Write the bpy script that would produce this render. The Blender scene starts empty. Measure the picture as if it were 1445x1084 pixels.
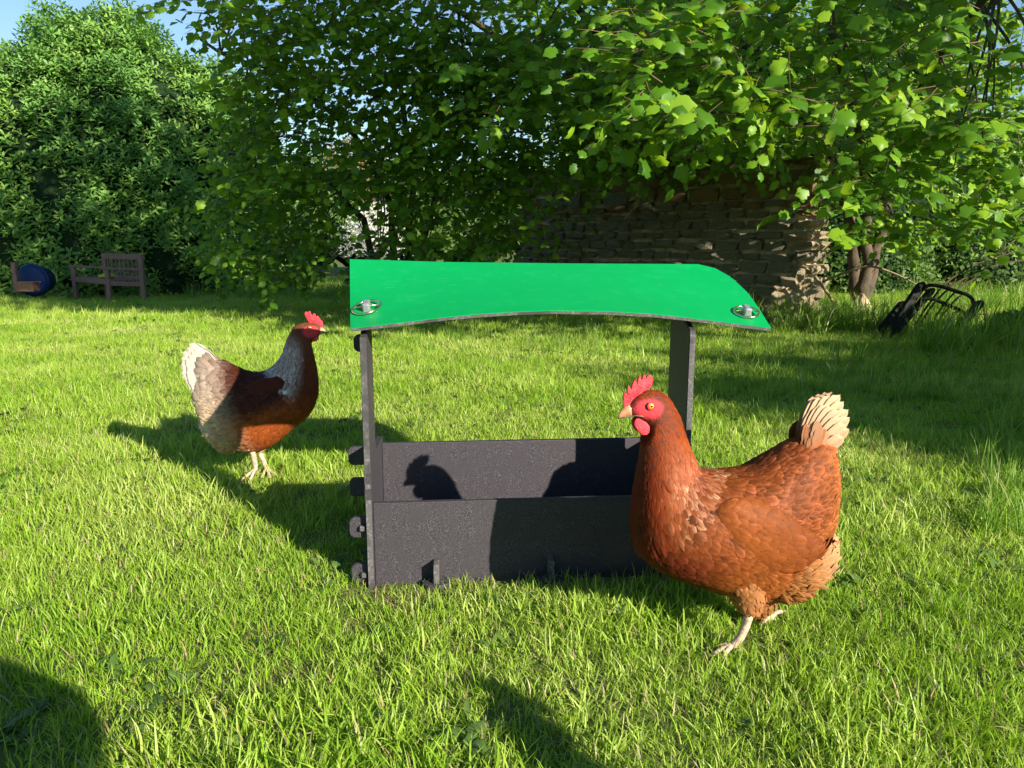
import bpy, math, random
import numpy as np
from mathutils import Vector, Matrix, Euler
R = math.radians
rng = np.random.default_rng(7)
random.seed(7)
S = bpy.context.scene
COL = S.collection

# ---------------------------------------------------------------- camera, light
H, PITCH, F = .68, R(10.5), 1085.0
cd = bpy.data.cameras.new('camera'); cam = bpy.data.objects.new('camera', cd); COL.objects.link(cam)
cam.location = (0, 0, H); cam.rotation_euler = (R(90) - PITCH, 0, 0)
cd.sensor_width = 36; cd.lens = 36 * F / 1445; cd.clip_start = .02; cd.clip_end = 1500
S.camera = cam
AZ, EL = R(42), R(23)          # sun travels away from the camera and to the left
SUN = Vector((-math.sin(AZ) * math.cos(EL), math.cos(AZ) * math.cos(EL), -math.sin(EL)))
ld = bpy.data.lights.new('sun', 'SUN'); ld.energy = 5.0; ld.angle = R(.53); ld.color = (1, .90, .76)
sun = bpy.data.objects.new('sun', ld); COL.objects.link(sun); sun.location = (5, -5, 8)
sun.rotation_euler = SUN.to_track_quat('-Z', 'Y').to_euler()
W = bpy.data.worlds.new('World'); S.world = W; W.use_nodes = True
nt = W.node_tree; sky = nt.nodes.new('ShaderNodeTexSky'); sky.sky_type = 'NISHITA'; sky.sun_disc = False
sky.sun_elevation = EL; sky.sun_rotation = math.atan2(-SUN.x, -SUN.y); sky.air_density = 1.2; sky.dust_density = .1; sky.ozone_density = 4.0
bg = nt.nodes['Background']; bg.inputs[1].default_value = .072
nt.links.new(sky.outputs[0], bg.inputs[0])
S.view_settings.view_transform = 'Standard'; S.view_settings.look = 'None'
S.view_settings.exposure = 1.22; S.view_settings.gamma = 1
S.render.engine = 'CYCLES'
S.cycles.max_bounces = 8; S.cycles.diffuse_bounces = 3; S.cycles.transparent_max_bounces = 8; S.cycles.transmission_bounces = 4
S.cycles.sample_clamp_indirect = 6

# ---------------------------------------------------------------- helpers
cp, sp = math.cos(PITCH), math.sin(PITCH)
def ray(px, py):
    u = (px - 722.5) / F; v = (542 - py) / F
    return np.array([u, cp + v * sp, v * cp - sp])
O = np.array([0, 0, H])
def at(px, py, Y):
    d = ray(px, py); return O + d * (Y / d[1])
def gz(x, y):
    y = np.asarray(y, float); x = np.asarray(x, float)
    z = -.03 * np.clip(y - 4, 0, 14)
    z = z + .015 * np.sin(x * 1.3 + .5) * np.sin(y * 1.1) * np.clip((np.abs(y) - 2.5) / 3, 0, 1)
    z = z + np.clip(x - 1.8, 0, 3) * .03 * np.clip((y - 4) / 3, 0, 1)
    return z
def on_plane(px, py, p0, n):
    d = ray(px, py); n = np.asarray(n); t = np.dot(np.asarray(p0) - O, n) / np.dot(d, n); return O + d * t
def on_ground(px, py):
    d = ray(px, py); t = 1.0
    for _ in range(40):
        p = O + d * t; t += (p[2] - float(gz(p[0], p[1]))) / -d[2] * .7
    return O + d * t

def setp(o, label=None, cat=None, group=None, kind=None):
    if label: o['label'] = label
    if cat: o['category'] = cat
    if group: o['group'] = group
    if kind: o['kind'] = kind
    return o
def empty(name, loc, label=None, cat=None, group=None, rz=0):
    o = bpy.data.objects.new(name, None); o.empty_display_size = .1
    o.location = [float(v) for v in loc]; o.rotation_euler = (0, 0, rz); COL.objects.link(o)
    return setp(o, label, cat, group)
def base_of(p):
    v = np.zeros(3)
    while p is not None:
        v = v + np.array(p.location); p = p.parent
    return v
def make_mesh(name, verts, faces, mat=None, cols=None, smooth=True):
    """verts (N,3); faces list or (M,k) array (world coordinates)"""
    m = bpy.data.meshes.new(name)
    verts = np.asarray(verts, np.float32)
    if isinstance(faces, np.ndarray):
        k = faces.shape[1]
        m.vertices.add(len(verts)); m.vertices.foreach_set('co', verts.ravel())
        m.loops.add(faces.size); m.loops.foreach_set('vertex_index', faces.ravel().astype(np.int32))
        m.polygons.add(len(faces)); m.polygons.foreach_set('loop_start', np.arange(0, faces.size, k, dtype=np.int32))
        m.update(calc_edges=True)
    else:
        m.from_pydata([tuple(map(float, v)) for v in verts], [], faces); m.update()
    if smooth: m.polygons.foreach_set('use_smooth', [True] * len(m.polygons))
    if cols is not None:
        a = m.color_attributes.new('Col', 'FLOAT_COLOR', 'POINT')
        c = np.ones((len(verts), 4), np.float32); c[:, :3] = cols
        a.data.foreach_set('color', c.ravel())
    if mat: m.materials.append(mat)
    return m
def add(name, verts, faces, mat=None, parent=None, cols=None, smooth=True, **kw):
    verts = np.asarray(verts, float)
    if parent is not None: verts = verts - base_of(parent)
    o = bpy.data.objects.new(name, make_mesh(name, verts, faces, mat, cols, smooth)); COL.objects.link(o); o.parent = parent
    return setp(o, **kw)
def merge(parts):
    V, Fc, n = [], [], 0
    for v, f in parts:
        V.append(np.asarray(v, float)); Fc += [tuple(int(i) + n for i in q) for q in f]; n += len(v)
    return np.vstack(V), Fc
def box(c, ax, ay, az):
    c, ax, ay, az = map(lambda q: np.asarray(q, float), (c, ax, ay, az))
    V = [c + i * ax + j * ay + k * az for k in (-1, 1) for j in (-1, 1) for i in (-1, 1)]
    return np.array(V), [(0, 2, 3, 1), (4, 5, 7, 6), (0, 1, 5, 4), (1, 3, 7, 5), (3, 2, 6, 7), (2, 0, 4, 6)]
def tube(pts, rad, n=8, cap=True):
    pts = np.asarray(pts, float); rad = np.broadcast_to(np.asarray(rad, float), (len(pts),))
    T = np.gradient(pts, axis=0); T /= np.linalg.norm(T, axis=1)[:, None] + 1e-12
    up = np.array([0, 0, 1.]) if abs(T[0][2]) < .9 else np.array([1., 0, 0])
    a = np.cross(T[0], up); a /= np.linalg.norm(a); V = []
    ang = np.arange(n) * 2 * math.pi / n
    for p, t, r in zip(pts, T, rad):
        a = a - t * np.dot(a, t); a /= np.linalg.norm(a) + 1e-12; b = np.cross(t, a)
        V.append(p + r * (np.cos(ang)[:, None] * a + np.sin(ang)[:, None] * b))
    V = np.vstack(V); Fc = []
    for i in range(len(pts) - 1):
        for j in range(n):
            k = (j + 1) % n; Fc.append((i * n + j, i * n + k, (i + 1) * n + k, (i + 1) * n + j))
    if cap:
        Fc.append(tuple(range(n))[::-1]); Fc.append(tuple(range((len(pts) - 1) * n, len(pts) * n)))
    return V, Fc
def crom(P, s):
    """Catmull-Rom through rows of P at s in 0..len-1 (vectorised)"""
    P = np.asarray(P, float); n = len(P); s = np.clip(np.asarray(s, float), 0, n - 1 - 1e-6)
    i = s.astype(int); t = (s - i)[..., None] if P.ndim > 1 else s - i
    g = lambda k: P[np.clip(i + k, 0, n - 1)]
    a, b, c, d = g(-1), g(0), g(1), g(2)
    return .5 * (2 * b + (c - a) * t + (2 * a - 5 * b + 4 * c - d) * t ** 2 + (3 * b - a - 3 * c + d) * t ** 3)
def curve_tube(pts, r0, r1, n=8, m=12):
    s = np.linspace(0, len(pts) - 1, m); return tube(crom(pts, s), np.linspace(r0, r1, m), n)
def plate(poly, n, th):
    """extrude a 3D polygon both ways along n, with a slim chamfer"""
    P = np.asarray(poly, float); n = np.asarray(n, float); k = len(P); c = P.mean(0)
    ins = c + (P - c) * (1 - min(.08, .002 / (np.linalg.norm(P - c, axis=1).mean() + 1e-9)))
    V = np.vstack([ins - n * th / 2, P - n * th * .38, P + n * th * .38, ins + n * th / 2]); Fc = [tuple(range(k))[::-1], tuple(range(3 * k, 4 * k))]
    for L in range(3):
        for i in range(k):
            j = (i + 1) % k; Fc.append((L * k + i, L * k + j, (L + 1) * k + j, (L + 1) * k + i))
    return V, Fc
def bevel(o, w, seg=2):
    m = o.modifiers.new('b', 'BEVEL'); m.width = w; m.segments = seg; m.limit_method = 'ANGLE'; m.angle_limit = R(40); return o
def ellipsoid(c, ax, ay, az, nu=12, nv=8):
    V = [np.asarray(c) + np.asarray(az)]; Fc = []
    for i in range(1, nv):
        th = math.pi * i / nv
        for j in range(nu):
            f = 2 * math.pi * j / nu
            V.append(np.asarray(c) + math.cos(th) * np.asarray(az) + math.sin(th) * (math.cos(f) * np.asarray(ax) + math.sin(f) * np.asarray(ay)))
    V.append(np.asarray(c) - np.asarray(az)); last = len(V) - 1
    for j in range(nu):
        k = (j + 1) % nu; Fc.append((0, 1 + j, 1 + k)); Fc.append((last, last - nu + k, last - nu + j))
        for i in range(nv - 2): Fc.append((1 + i * nu + j, 1 + (i + 1) * nu + j, 1 + (i + 1) * nu + k, 1 + i * nu + k))
    return np.array(V), Fc

# ---------------------------------------------------------------- materials
def mat(name, color=(.5, .5, .5), rough=.6, spec=.5, metal=0, noise=None, bump=None, attr=False, trans=0, sheen=0, wave=None):
    m = bpy.data.materials.new(name); m.use_nodes = True; t = m.node_tree; N, L = t.nodes, t.links
    b = N['Principled BSDF']; b.inputs['Roughness'].default_value = rough; b.inputs['Metallic'].default_value = metal
    b.inputs['Specular IOR Level'].default_value = spec; b.inputs['Base Color'].default_value = (*color, 1)
    if sheen: b.inputs['Sheen Weight'].default_value = sheen; b.inputs['Sheen Roughness'].default_value = .4
    src = None
    tc = N.new('ShaderNodeTexCoord')
    if attr:
        a = N.new('ShaderNodeAttribute'); a.attribute_name = 'Col'; src = a.outputs['Color']
    if noise:   # (scale, detail, color2, lo, hi)
        for (sc, det, c2, lo, hi) in ([noise] if isinstance(noise[0], (int, float)) else noise):
            n = N.new('ShaderNodeTexNoise'); n.inputs['Scale'].default_value = sc; n.inputs['Detail'].default_value = det
            L.new(tc.outputs['Object'], n.inputs['Vector'])
            r = N.new('ShaderNodeMapRange'); r.inputs[1].default_value = lo; r.inputs[2].default_value = hi; L.new(n.outputs[0], r.inputs[0])
            mx = N.new('ShaderNodeMix'); mx.data_type = 'RGBA'; L.new(r.outputs[0], mx.inputs[0])
            if src is not None: L.new(src, mx.inputs[6])
            else: mx.inputs[6].default_value = (*color, 1)
            mx.inputs[7].default_value = (*c2, 1); src = mx.outputs[2]
    if src is not None: L.new(src, b.inputs['Base Color'])
    if bump:
        n = N.new('ShaderNodeTexNoise'); n.inputs['Scale'].default_value = bump[0]; n.inputs['Detail'].default_value = 6
        L.new(tc.outputs['Object'], n.inputs['Vector'])
        bp = N.new('ShaderNodeBump'); bp.inputs['Strength'].default_value = bump[1]; bp.inputs['Distance'].default_value = bump[2]
        L.new(n.outputs[0], bp.inputs['Height']); L.new(bp.outputs[0], b.inputs['Normal'])
    if trans:
        tr = N.new('ShaderNodeBsdfTranslucent'); ms = N.new('ShaderNodeMixShader'); ms.inputs[0].default_value = trans
        if src is not None: L.new(src, tr.inputs[0])
        else: tr.inputs[0].default_value = (*color, 1)
        L.new(b.outputs[0], ms.inputs[1]); L.new(tr.outputs[0], ms.inputs[2]); L.new(ms.outputs[0], N['Material Output'].inputs[0])
    return m
def leaf_mat(name, c0, c1, c2, rough=.45, spec=.4, trans=.35, tcol=(.22, .42, .03), patch=0, vein=None, patch_loc=False):
    """foliage: colour varies by piece (attribute 'rnd' or the object's own random number)"""
    m = bpy.data.materials.new(name); m.use_nodes = True; t = m.node_tree; N, L = t.nodes, t.links
    b = N['Principled BSDF']; b.inputs['Roughness'].default_value = rough; b.inputs['Specular IOR Level'].default_value = spec
    a = N.new('ShaderNodeAttribute'); a.attribute_name = 'rnd'
    oi = N.new('ShaderNodeObjectInfo')
    ad = N.new('ShaderNodeMath'); ad.operation = 'ADD'; L.new(a.outputs['Fac'], ad.inputs[0]); L.new(oi.outputs['Random'], ad.inputs[1])
    fr = N.new('ShaderNodeMath'); fr.operation = 'FRACT'; L.new(ad.outputs[0], fr.inputs[0])
    r = N.new('ShaderNodeValToRGB'); e = r.color_ramp.elements
    e[0].color = (*c0, 1); e[1].color = (*c2, 1); e.new(.5).color = (*c1, 1)
    if patch:
        n = N.new('ShaderNodeTexNoise'); n.inputs['Scale'].default_value = patch; n.inputs['Detail'].default_value = 3
        if patch_loc: L.new(oi.outputs['Location'], n.inputs['Vector'])
        else: L.new(N.new('ShaderNodeNewGeometry').outputs['Position'], n.inputs['Vector'])
        mx = N.new('ShaderNodeMix'); mx.data_type = 'FLOAT'; mx.inputs[0].default_value = .55
        mr = N.new('ShaderNodeMapRange'); mr.inputs[1].default_value = .3; mr.inputs[2].default_value = .7; L.new(n.outputs[0], mr.inputs[0])
        L.new(fr.outputs[0], mx.inputs[2]); L.new(mr.outputs[0], mx.inputs[3]); L.new(mx.outputs[0], r.inputs[0])
    else: L.new(fr.outputs[0], r.inputs[0])
    L.new(r.outputs[0], b.inputs['Base Color'])
    tr = N.new('ShaderNodeBsdfTranslucent')
    mc = N.new('ShaderNodeMix'); mc.data_type = 'RGBA'; mc.inputs[0].default_value = .6; L.new(r.outputs[0], mc.inputs[6]); mc.inputs[7].default_value = (*tcol, 1)
    L.new(mc.outputs[2], tr.inputs[0])
    ms = N.new('ShaderNodeMixShader'); ms.inputs[0].default_value = trans
    L.new(b.outputs[0], ms.inputs[1]); L.new(tr.outputs[0], ms.inputs[2]); L.new(ms.outputs[0], N['Material Output'].inputs[0])
    return m
M = {}
M['soil'] = mat('soil', (.10, .125, .035), .95, .1, noise=[(6, 5, (.15, .12, .055), .45, .75), (.8, 3, (.10, .16, .03), .4, .7)], bump=(40, .8, .02))
M['grass'] = leaf_mat('grass_blades', (.14, .31, .020), (.32, .50, .040), (.62, .67, .22), .45, .35, .45, (.34, .52, .02), patch=1.3, patch_loc=True)
M['dry'] = leaf_mat('dry_blades', (.36, .30, .14), (.28, .22, .10), (.45, .42, .26), .6, .2, .2, (.4, .35, .15))
M['tallgrass'] = leaf_mat('tall_grass_blades', (.09, .20, .02), (.16, .31, .03), (.28, .40, .05), .5, .3, .35, (.2, .4, .04))
M['hazel'] = leaf_mat('hazel_leaves', (.045, .13, .009), (.09, .23, .013), (.27, .46, .03), .42, .3, .45, (.42, .62, .02))
M['laurel'] = leaf_mat('laurel_leaves', (.11, .26, .06), (.18, .36, .07), (.30, .46, .08), .5, .3, .35, (.13, .28, .03), patch=.9)
M['scrub'] = leaf_mat('scrub_leaves', (.06, .12, .02), (.10, .18, .04), (.17, .24, .06), .5, .3, .35, (.2, .36, .05), patch=.7)
M['ivy'] = leaf_mat('ivy_leaves', (.035, .09, .018), (.05, .13, .022), (.09, .18, .03), .35, .5, .25)
M['blossom'] = leaf_mat('white_blossom', (.75, .74, .66), (.8, .8, .74), (.7, .72, .6), .6, .2, .3, (.8, .8, .7))
M['redleaf'] = leaf_mat('reddish_shoots', (.24, .17, .07), (.28, .20, .08), (.20, .22, .07), .5, .3, .3, (.3, .15, .05))
M['bark'] = mat('bark', (.11, .08, .055), .9, .2, noise=(9, 6, (.055, .048, .035), .4, .65), bump=(40, .7, .01))
M['twig'] = mat('twig_bark', (.16, .10, .06), .8, .2, noise=(20, 3, (.09, .06, .04), .4, .6))
M['inner'] = mat('shade_core', (.012, .03, .012), .95, .1, noise=(6, 5, (.022, .045, .014), .4, .7), bump=(14, 1, .1))  # near-black green: the shade inside a bush put into the colour
M['plastic'] = mat('recycled_plastic_board', (.024, .022, .027), .6, .4, noise=[(520, 2, (.095, .085, .10), .5, .66), (30, 4, (.036, .032, .038), .4, .7), (7, 6, (.075, .058, .040), .60, .85)], bump=(500, .25, .0006))
M['plastic_edge'] = mat('sawn_plastic_edge', (.085, .083, .085), .8, .2, noise=[(160, 4, (.17, .16, .16), .5, .7), (25, 2, (.05, .05, .05), .5, .65)], bump=(260, .6, .001))
M['green'] = mat('green_roof_board', (.0, .285, .070), .5, .15, noise=[(9, 5, (.0, .31, .08), .45, .8), (2.5, 6, (.0, .25, .064), .5, .7), (36, 6, (.008, .305, .088), .55, .80)], bump=(60, .08, .001))
M['brass'] = mat('brass_ring', (.85, .74, .42), .18, .5, 1, bump=(60, .1, .001))
M['steel'] = mat('shiny_grey_peg', (.42, .42, .45), .28, .5, .6)
M['chalk'] = mat('scratch_mark', (.03, .40, .13), .8, .2)
M['feather'] = mat('feather', (.3, .1, .03), .55, .10, attr=True, trans=.05, bump=(700, .5, .0008))
M['hen_skin'] = mat('hen_body', (.3, .1, .03), .7, .3, attr=True, bump=(240, .6, .002))
M['comb'] = mat('red_comb', (.56, .030, .045), .5, .4, noise=(120, 4, (.70, .07, .09), .45, .7), bump=(380, 1, .002), trans=.12)
M['comb'].node_tree.nodes['Principled BSDF'].inputs['Subsurface Weight'].default_value = .1
M['comb'].node_tree.nodes['Principled BSDF'].inputs['Subsurface Radius'].default_value = (.01, .002, .002)
M['beak'] = mat('horn_beak', (.50, .25, .12), .4, .5, noise=(90, 3, (.30, .14, .08), .45, .7))
M['shank'] = mat('scaly_shank', (.52, .40, .28), .6, .4, noise=(150, 3, (.30, .20, .14), .45, .65), bump=(300, 1, .0015))
M['claw'] = mat('claw', (.22, .16, .12), .4, .5)
M['iris'] = mat('orange_iris', (.80, .34, .05), .12, .6)
M['pupil'] = mat('pupil', (.004, .004, .004), .05, .8)

# ---------------------------------------------------------------- ground
xs = np.concatenate([-np.geomspace(260, 9, 14), np.linspace(-8, 8, 81), np.geomspace(9, 260, 14)])
ys = np.concatenate([-np.geomspace(200, 5, 10), np.linspace(-4, 18, 111), np.geomspace(20, 400, 14)])
X, Y = np.meshgrid(xs, ys); V = np.stack([X, Y, gz(X, Y)], -1).reshape(-1, 3)
i, j = np.meshgrid(np.arange(len(xs) - 1), np.arange(len(ys) - 1)); q = (j * len(xs) + i).ravel()
add('ground', V, np.stack([q, q + 1, q + 1 + len(xs), q + len(xs)], 1), M['soil'], kind='structure')

# ---------------------------------------------------------------- feeder (black board box with green bent roof)
FO = np.array([-.287, 1.444]); FY = R(4.4)
fr_ = np.array([math.cos(FY), math.sin(FY), 0]); fb_ = np.array([-math.sin(FY), math.cos(FY), 0]); fz_ = np.array([0, 0, 1.])
def fp(u, v, z): return np.array([FO[0], FO[1], 0]) + u * fr_ + v * fb_ + z * fz_
FW, FD, TH = .644, .235, .0125
feeder = empty('poultry_feeder', fp(FW / 2, FD / 2, 0), 'black board feeding box with bright green bent roof standing on the lawn', 'poultry feeder')
def board(name, u0, u1, v0, v1, z0, z1, m='plastic', bw=.0012, **kw):
    V, Fc = box(fp((u0 + u1) / 2, (v0 + v1) / 2, (z0 + z1) / 2), fr_ * (u1 - u0) / 2, fb_ * (v1 - v0) / 2, fz_ * (z1 - z0) / 2)
    return bevel(add(name, V, Fc, M[m], feeder, smooth=False, **kw), bw)
board('front_panel', TH + .0005, FW - TH - .0005, 0.004, TH + .004, -.02, .172)
board('back_panel', TH + .0005, FW - TH - .0005, FD - TH, FD, -.02, .236)
board('floor_panel', TH + .001, FW - TH - .001, TH + .0045, FD - TH - .0005, .012, .022)
RS = math.tan(R(21.5))
def side(u0, post, zt):
    # low wall for the whole depth, narrow post at the front up to the sloping roof
    poly = [(-.012, -.02), (FD + .012, -.02), (FD + .012, .246), (post + .01, .255), (post, .272), (post, zt + RS * post), (-.012, zt - RS * .012)]
    P = [fp(u0 + TH / 2, v, z) for v, z in poly]
    return add('side_panel', *plate(P, fr_, TH), M['plastic'], feeder, smooth=False)
side(0, .092, .508); side(FW - TH, .12, .516)
# sawn front edges of the two side panels
for u0 in (0, FW - TH):
    V, Fc = box(fp(u0 + TH / 2, -.0132, .245), fr_ * (TH / 2 - .001), fb_ * .0009, fz_ * .258)
    add('edge_strip', V, Fc, M['plastic_edge'], feeder, smooth=False)
def tab(v, z, w=.034, hh=.042, lit=True, u=-.0005, sgn=-1):
    """rounded end of a cross board that sticks out through the side panel, with its wedge peg"""
    pts = []
    for (cx, cz, a0) in ((-w + .011, hh / 2 - .011, 90), (-w + .011, -hh / 2 + .011, 180)):
        for k in range(6): a = R(a0 + 18 * k); pts.append((cx + .011 * math.cos(a), cz + .011 * math.sin(a)))
    pts += [(0, -hh / 2), (0, hh / 2)]
    o = add('locking_tab', *plate([fp(u + (x if sgn < 0 else -x), v, z + zz) for x, zz in pts], fb_, TH), M['plastic'], feeder, smooth=False)
    return o
def peg(v, z, u=-.008, l=.034, r=.005):
    V, Fc = box(fp(u, v, z), fr_ * .0055, fb_ * l / 2, fz_ * r); bevel(add('wedge_peg', V, Fc, M['plastic_edge'], feeder, smooth=False), .0015)
for v, z, l in ((.010, .122, 1), (.010, .024, 1), (FD - .007, .208, 0), (FD - .007, .135, 0)):
    tab(v, z, w=.034 if l else .062); peg(v, z + .001)
for v, z in ((.010, .122), (FD - .007, .208), (.010, .024)):
    tab(v, z, u=FW + .0005, sgn=1); peg(v, z, u=FW + .008)
tab(.05, .485, w=.018, hh=.034); tab(.24, .572, w=.02, hh=.05)
# joint marks on the front edge of the left panel
for z in (.228, .196): 
    V, Fc = box(fp(TH / 2, -.0138, z), fr_ * (TH / 2), fb_ * .0012, fz_ * .011); add('joint_plug', V, Fc, M['plastic'], feeder, smooth=False)
# small feet standing in front of the front panel
for px, zt in ((616, .047), (776, .049)):
    p = on_plane(px, 800, fp(0, 0, 0), fb_); u = float(np.dot(p - fp(0, 0, 0), fr_))
    V, Fc = box(fp(u, -.012, zt / 2), fr_ * .0055, fb_ * .017, fz_ * (zt / 2 + .005)); bevel(add('support_fin', V, Fc, M['plastic_edge'], feeder, smooth=False), .001)
    pts = [(math.cos(R(a)) * .029, math.sin(R(a)) * .024) for a in range(180, 361, 20)]
    bevel(add('support_foot', *plate([fp(u + a, -.012 + b, .006) for a, b in pts + [(.029, .008), (-.029, .008)]], fz_, .012), M['plastic'], feeder, smooth=False), .001)
# roof: board flexed over the posts, front edge arched, right end drooping
near = np.array([(494.5, 463.5), (532, 459), (580, 453.5), (628, 447.5), (676, 443), (724, 440), (780, 438), (852, 439), (924, 443), (996, 451), (1044, 457.5), (1088, 463)])
far = np.array([(493.5, 366), (628, 370), (800, 372), (985, 373)])
rc = np.array([(463, 1088), (438, 1072.6), (414, 1056), (391.5, 1032), (378, 1008), (373, 985)])  # y, x of right edge
def poly_at(P, t):
    s = np.r_[0, np.cumsum(np.hypot(*np.diff(P, axis=0).T))]; s /= s[-1]
    return np.array([np.interp(t, s, P[:, 0]), np.interp(t, s, P[:, 1])]).T
nu, nr = 49, 17; us = np.linspace(0, 1, nu); V = []
nrm = np.array([0., 0, 0])
grid = np.zeros((nr, nu, 3))
for a, r in enumerate(np.linspace(0, 1, nr)):
    n_ = poly_at(near, us); f_ = poly_at(far, us)
    re = r ** 1.0; P = n_ * (1 - re) + f_ * re
    yr = 463 - 90 * r; xr = np.interp(-yr, -rc[:, 0], rc[:, 1]); P[:, 0] += (xr - P[-1, 0]) * us ** 5
    v = -.022 + .36 * r
    for b in range(nu):
        vv = v - .05 * us[b] ** 6 * r      # the drooping corner rolls a little forward
        grid[a, b] = on_plane(P[b, 0], P[b, 1], fp(0, vv, 0), fb_)
du = np.gradient(grid, axis=1); dr = np.gradient(grid, axis=0); nn = np.cross(du, dr); nn /= np.linalg.norm(nn, axis=2)[..., None]
def sheet(g0, g1):
    a = g0.reshape(-1, 3); b = g1.reshape(-1, 3); V = np.vstack([a, b]); k = len(a); Fc = []
    for i in range(nr - 1):
        for j in range(nu - 1):
            q = i * nu + j; Fc.append((q, q + 1, q + nu + 1, q + nu)); Fc.append((k + q, k + q + nu, k + q + nu + 1, k + q + 1))
    rim = [j for j in range(nu)] + [i * nu + nu - 1 for i in range(1, nr)] + [(nr - 1) * nu + j for j in range(nu - 2, -1, -1)] + [i * nu for i in range(nr - 2, 0, -1)]
    for i in range(len(rim)):
        p, q = rim[i], rim[(i + 1) % len(rim)]; Fc.append((p, k + p, k + q, q))
    return V, Fc
def add_sheet(name, lo, hi, m):
    o = add(name, *sheet(grid + nn * hi, grid + nn * lo), M[m], feeder); md = o.modifiers.new('e', 'EDGE_SPLIT'); md.split_angle = R(50); return o
add_sheet('roof_core', -.0068, -.0011, 'plastic_edge')
add_sheet('roof_skin', -.0010, .0004, 'green')
def roof_frame(px, py):
    # nearest roof grid node to a picture point
    best = None
    for i in range(nr):
        for j in range(nu):
            g = grid[i, j] - O; Z = g[1] * cp - g[2] * sp; x = 722.5 + F * g[0] / Z; y = 542 - F * (g[1] * sp + g[2] * cp) / Z
            d = (x - px) ** 2 + (y - py) ** 2
            if best is None or d < best[0]: best = (d, i, j)
    _, i, j = best; u = du[i, j] / np.linalg.norm(du[i, j]); n = nn[i, j]; r = np.cross(n, u)
    return grid[i, j], u, r, n
for px, py, w in ((518, 439, .028), (1055, 440, .024)):
    c, u, r, n = roof_frame(px, py); c = c + n * .004
    a = np.linspace(0, 2 * math.pi, 33)[:-1]
    ring = [c + w * math.cos(t) * u + w * 1.25 * math.sin(t) * r + n * (.0015 + .003 * math.cos(t)) for t in a]
    ring.append(ring[0]); ring.append(ring[1])
    add('lock_ring', *tube(ring, .0023, 8, False), M['brass'], feeder)
    add('ring_bar', *tube([c - u * w * .98 + n * .002, c + n * .004, c + u * w * .98 + n * .004], .0013, 6), M['brass'], feeder)
    V, Fc = box(c + n * .002, u * .0075, r * .014, n * .011)
    bevel(add('roof_peg', V, Fc, M['steel'], feeder, smooth=False), .004, 3)
# scuffs
for (x, y, l) in [(rng.uniform(510, 1000), rng.uniform(378, 432), rng.uniform(3, 22)) for _ in range(20)] + [(rng.uniform(500, 1050), rng.uniform(374, 440), 2.5) for _ in range(20)] + list(((545, 408, 14), (690, 376, 26), (890, 378, 8), (838, 420, 22), (520, 400, 8), (540, 421, 3), (706, 389, 3), (640, 425, 12), (930, 400, 10))):
    c, u, r, n = roof_frame(x, y); k = l / 1085 * 1.5; w = rng.uniform(.0003, .0007)
    P = [c + n * .00075 + u * k / 2 * math.cos(t) + r * w * (1.6 * math.sin(t) + .8 * math.sin(3 * t)) for t in np.linspace(0, 2 * math.pi, 11)[:-1]]
    add('scuff', P, [tuple(range(10))], M['chalk'], feeder)

# ---------------------------------------------------------------- hens
FT = np.array([(0, -.16, .02), (0, 0, .03), (0, .16, .02),
               (.32, -.40, .0), (.32, 0, .055), (.32, .40, .0),
               (.62, -.47, -.03), (.62, 0, .03), (.62, .47, -.03),
               (.86, -.34, -.10), (.86, 0, -.04), (.86, .34, -.10),
               (1.0, -.06, -.16), (1.0, 0.0, -.14), (1.0, .06, -.16)])
FF = np.array([(r * 3 + c, r * 3 + c + 1, r * 3 + c + 4, r * 3 + c + 3) for r in range(4) for c in range(2)])
FRIM = np.array([0, 0, 0, .5, 0, .5, .9, .1, .9, 1, .5, 1, 1, 1, 1.])
class Loft:
    def __init__(s, T, B, w, n, conv, p0, off=0.0, flat=1.0):
        s.T = np.array([on_plane(*conv(*t), p0, n) for t in T]); s.B = np.array([on_plane(*conv(*t), p0, n) for t in B])
        s.w = np.asarray(w, float); s.n = np.asarray(n); s.off = off; s.flat = flat
    def P(s, t, f):
        T = crom(s.T, t); B = crom(s.B, t); w = crom(s.w, t); C = (T + B) / 2; A = (T - B) / 2
        c, d = np.cos(f), np.sin(f); e = .9
        d_ = np.sign(d) * np.abs(d) ** e; c_ = np.sign(c) * np.abs(c) ** .95
        # egg section: widest a little below the middle
        return C + A * c_[..., None] + s.n * ((w * d_ * (1 - .10 * c_)) + s.off)[..., None]
    def frame(s, t, f):
        h = .02; P = s.P(t, f); a = s.P(t + h, f) - s.P(t - h, f); b = s.P(t, f + h) - s.P(t, f - h)
        a /= np.linalg.norm(a, axis=-1)[..., None] + 1e-12; n = np.cross(b, a); n /= np.linalg.norm(n, axis=-1)[..., None] + 1e-12
        C = (crom(s.T, t) + crom(s.B, t)) / 2 + s.n * s.off
        sg = np.sign(np.sum(n * (P - C), -1)); sg[sg == 0] = 1; n *= sg[..., None]; return P, a, n
    def mesh(s, ns=70, nf=32):
        t = np.linspace(0, len(s.w) - 1, ns); f = np.arange(nf) * 2 * math.pi / nf
        tt, ff = np.meshgrid(t, f, indexing='ij'); V = s.P(tt.ravel(), ff.ravel()); Fc = []
        for i in range(ns - 1):
            for j in range(nf):
                k = (j + 1) % nf; Fc.append((i * nf + j, i * nf + k, (i + 1) * nf + k, (i + 1) * nf + j))
        V = np.vstack([V, V[:nf].mean(0), V[-nf:].mean(0)]); n0 = ns * nf
        for j in range(nf): k = (j + 1) % nf; Fc.append((n0, k, j)); Fc.append((n0 + 1, (ns - 1) * nf + j, (ns - 1) * nf + k))
        return V, Fc, np.r_[tt.ravel(), t[0], t[-1]], np.r_[ff.ravel(), 0, 0]
HK = .56
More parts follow.
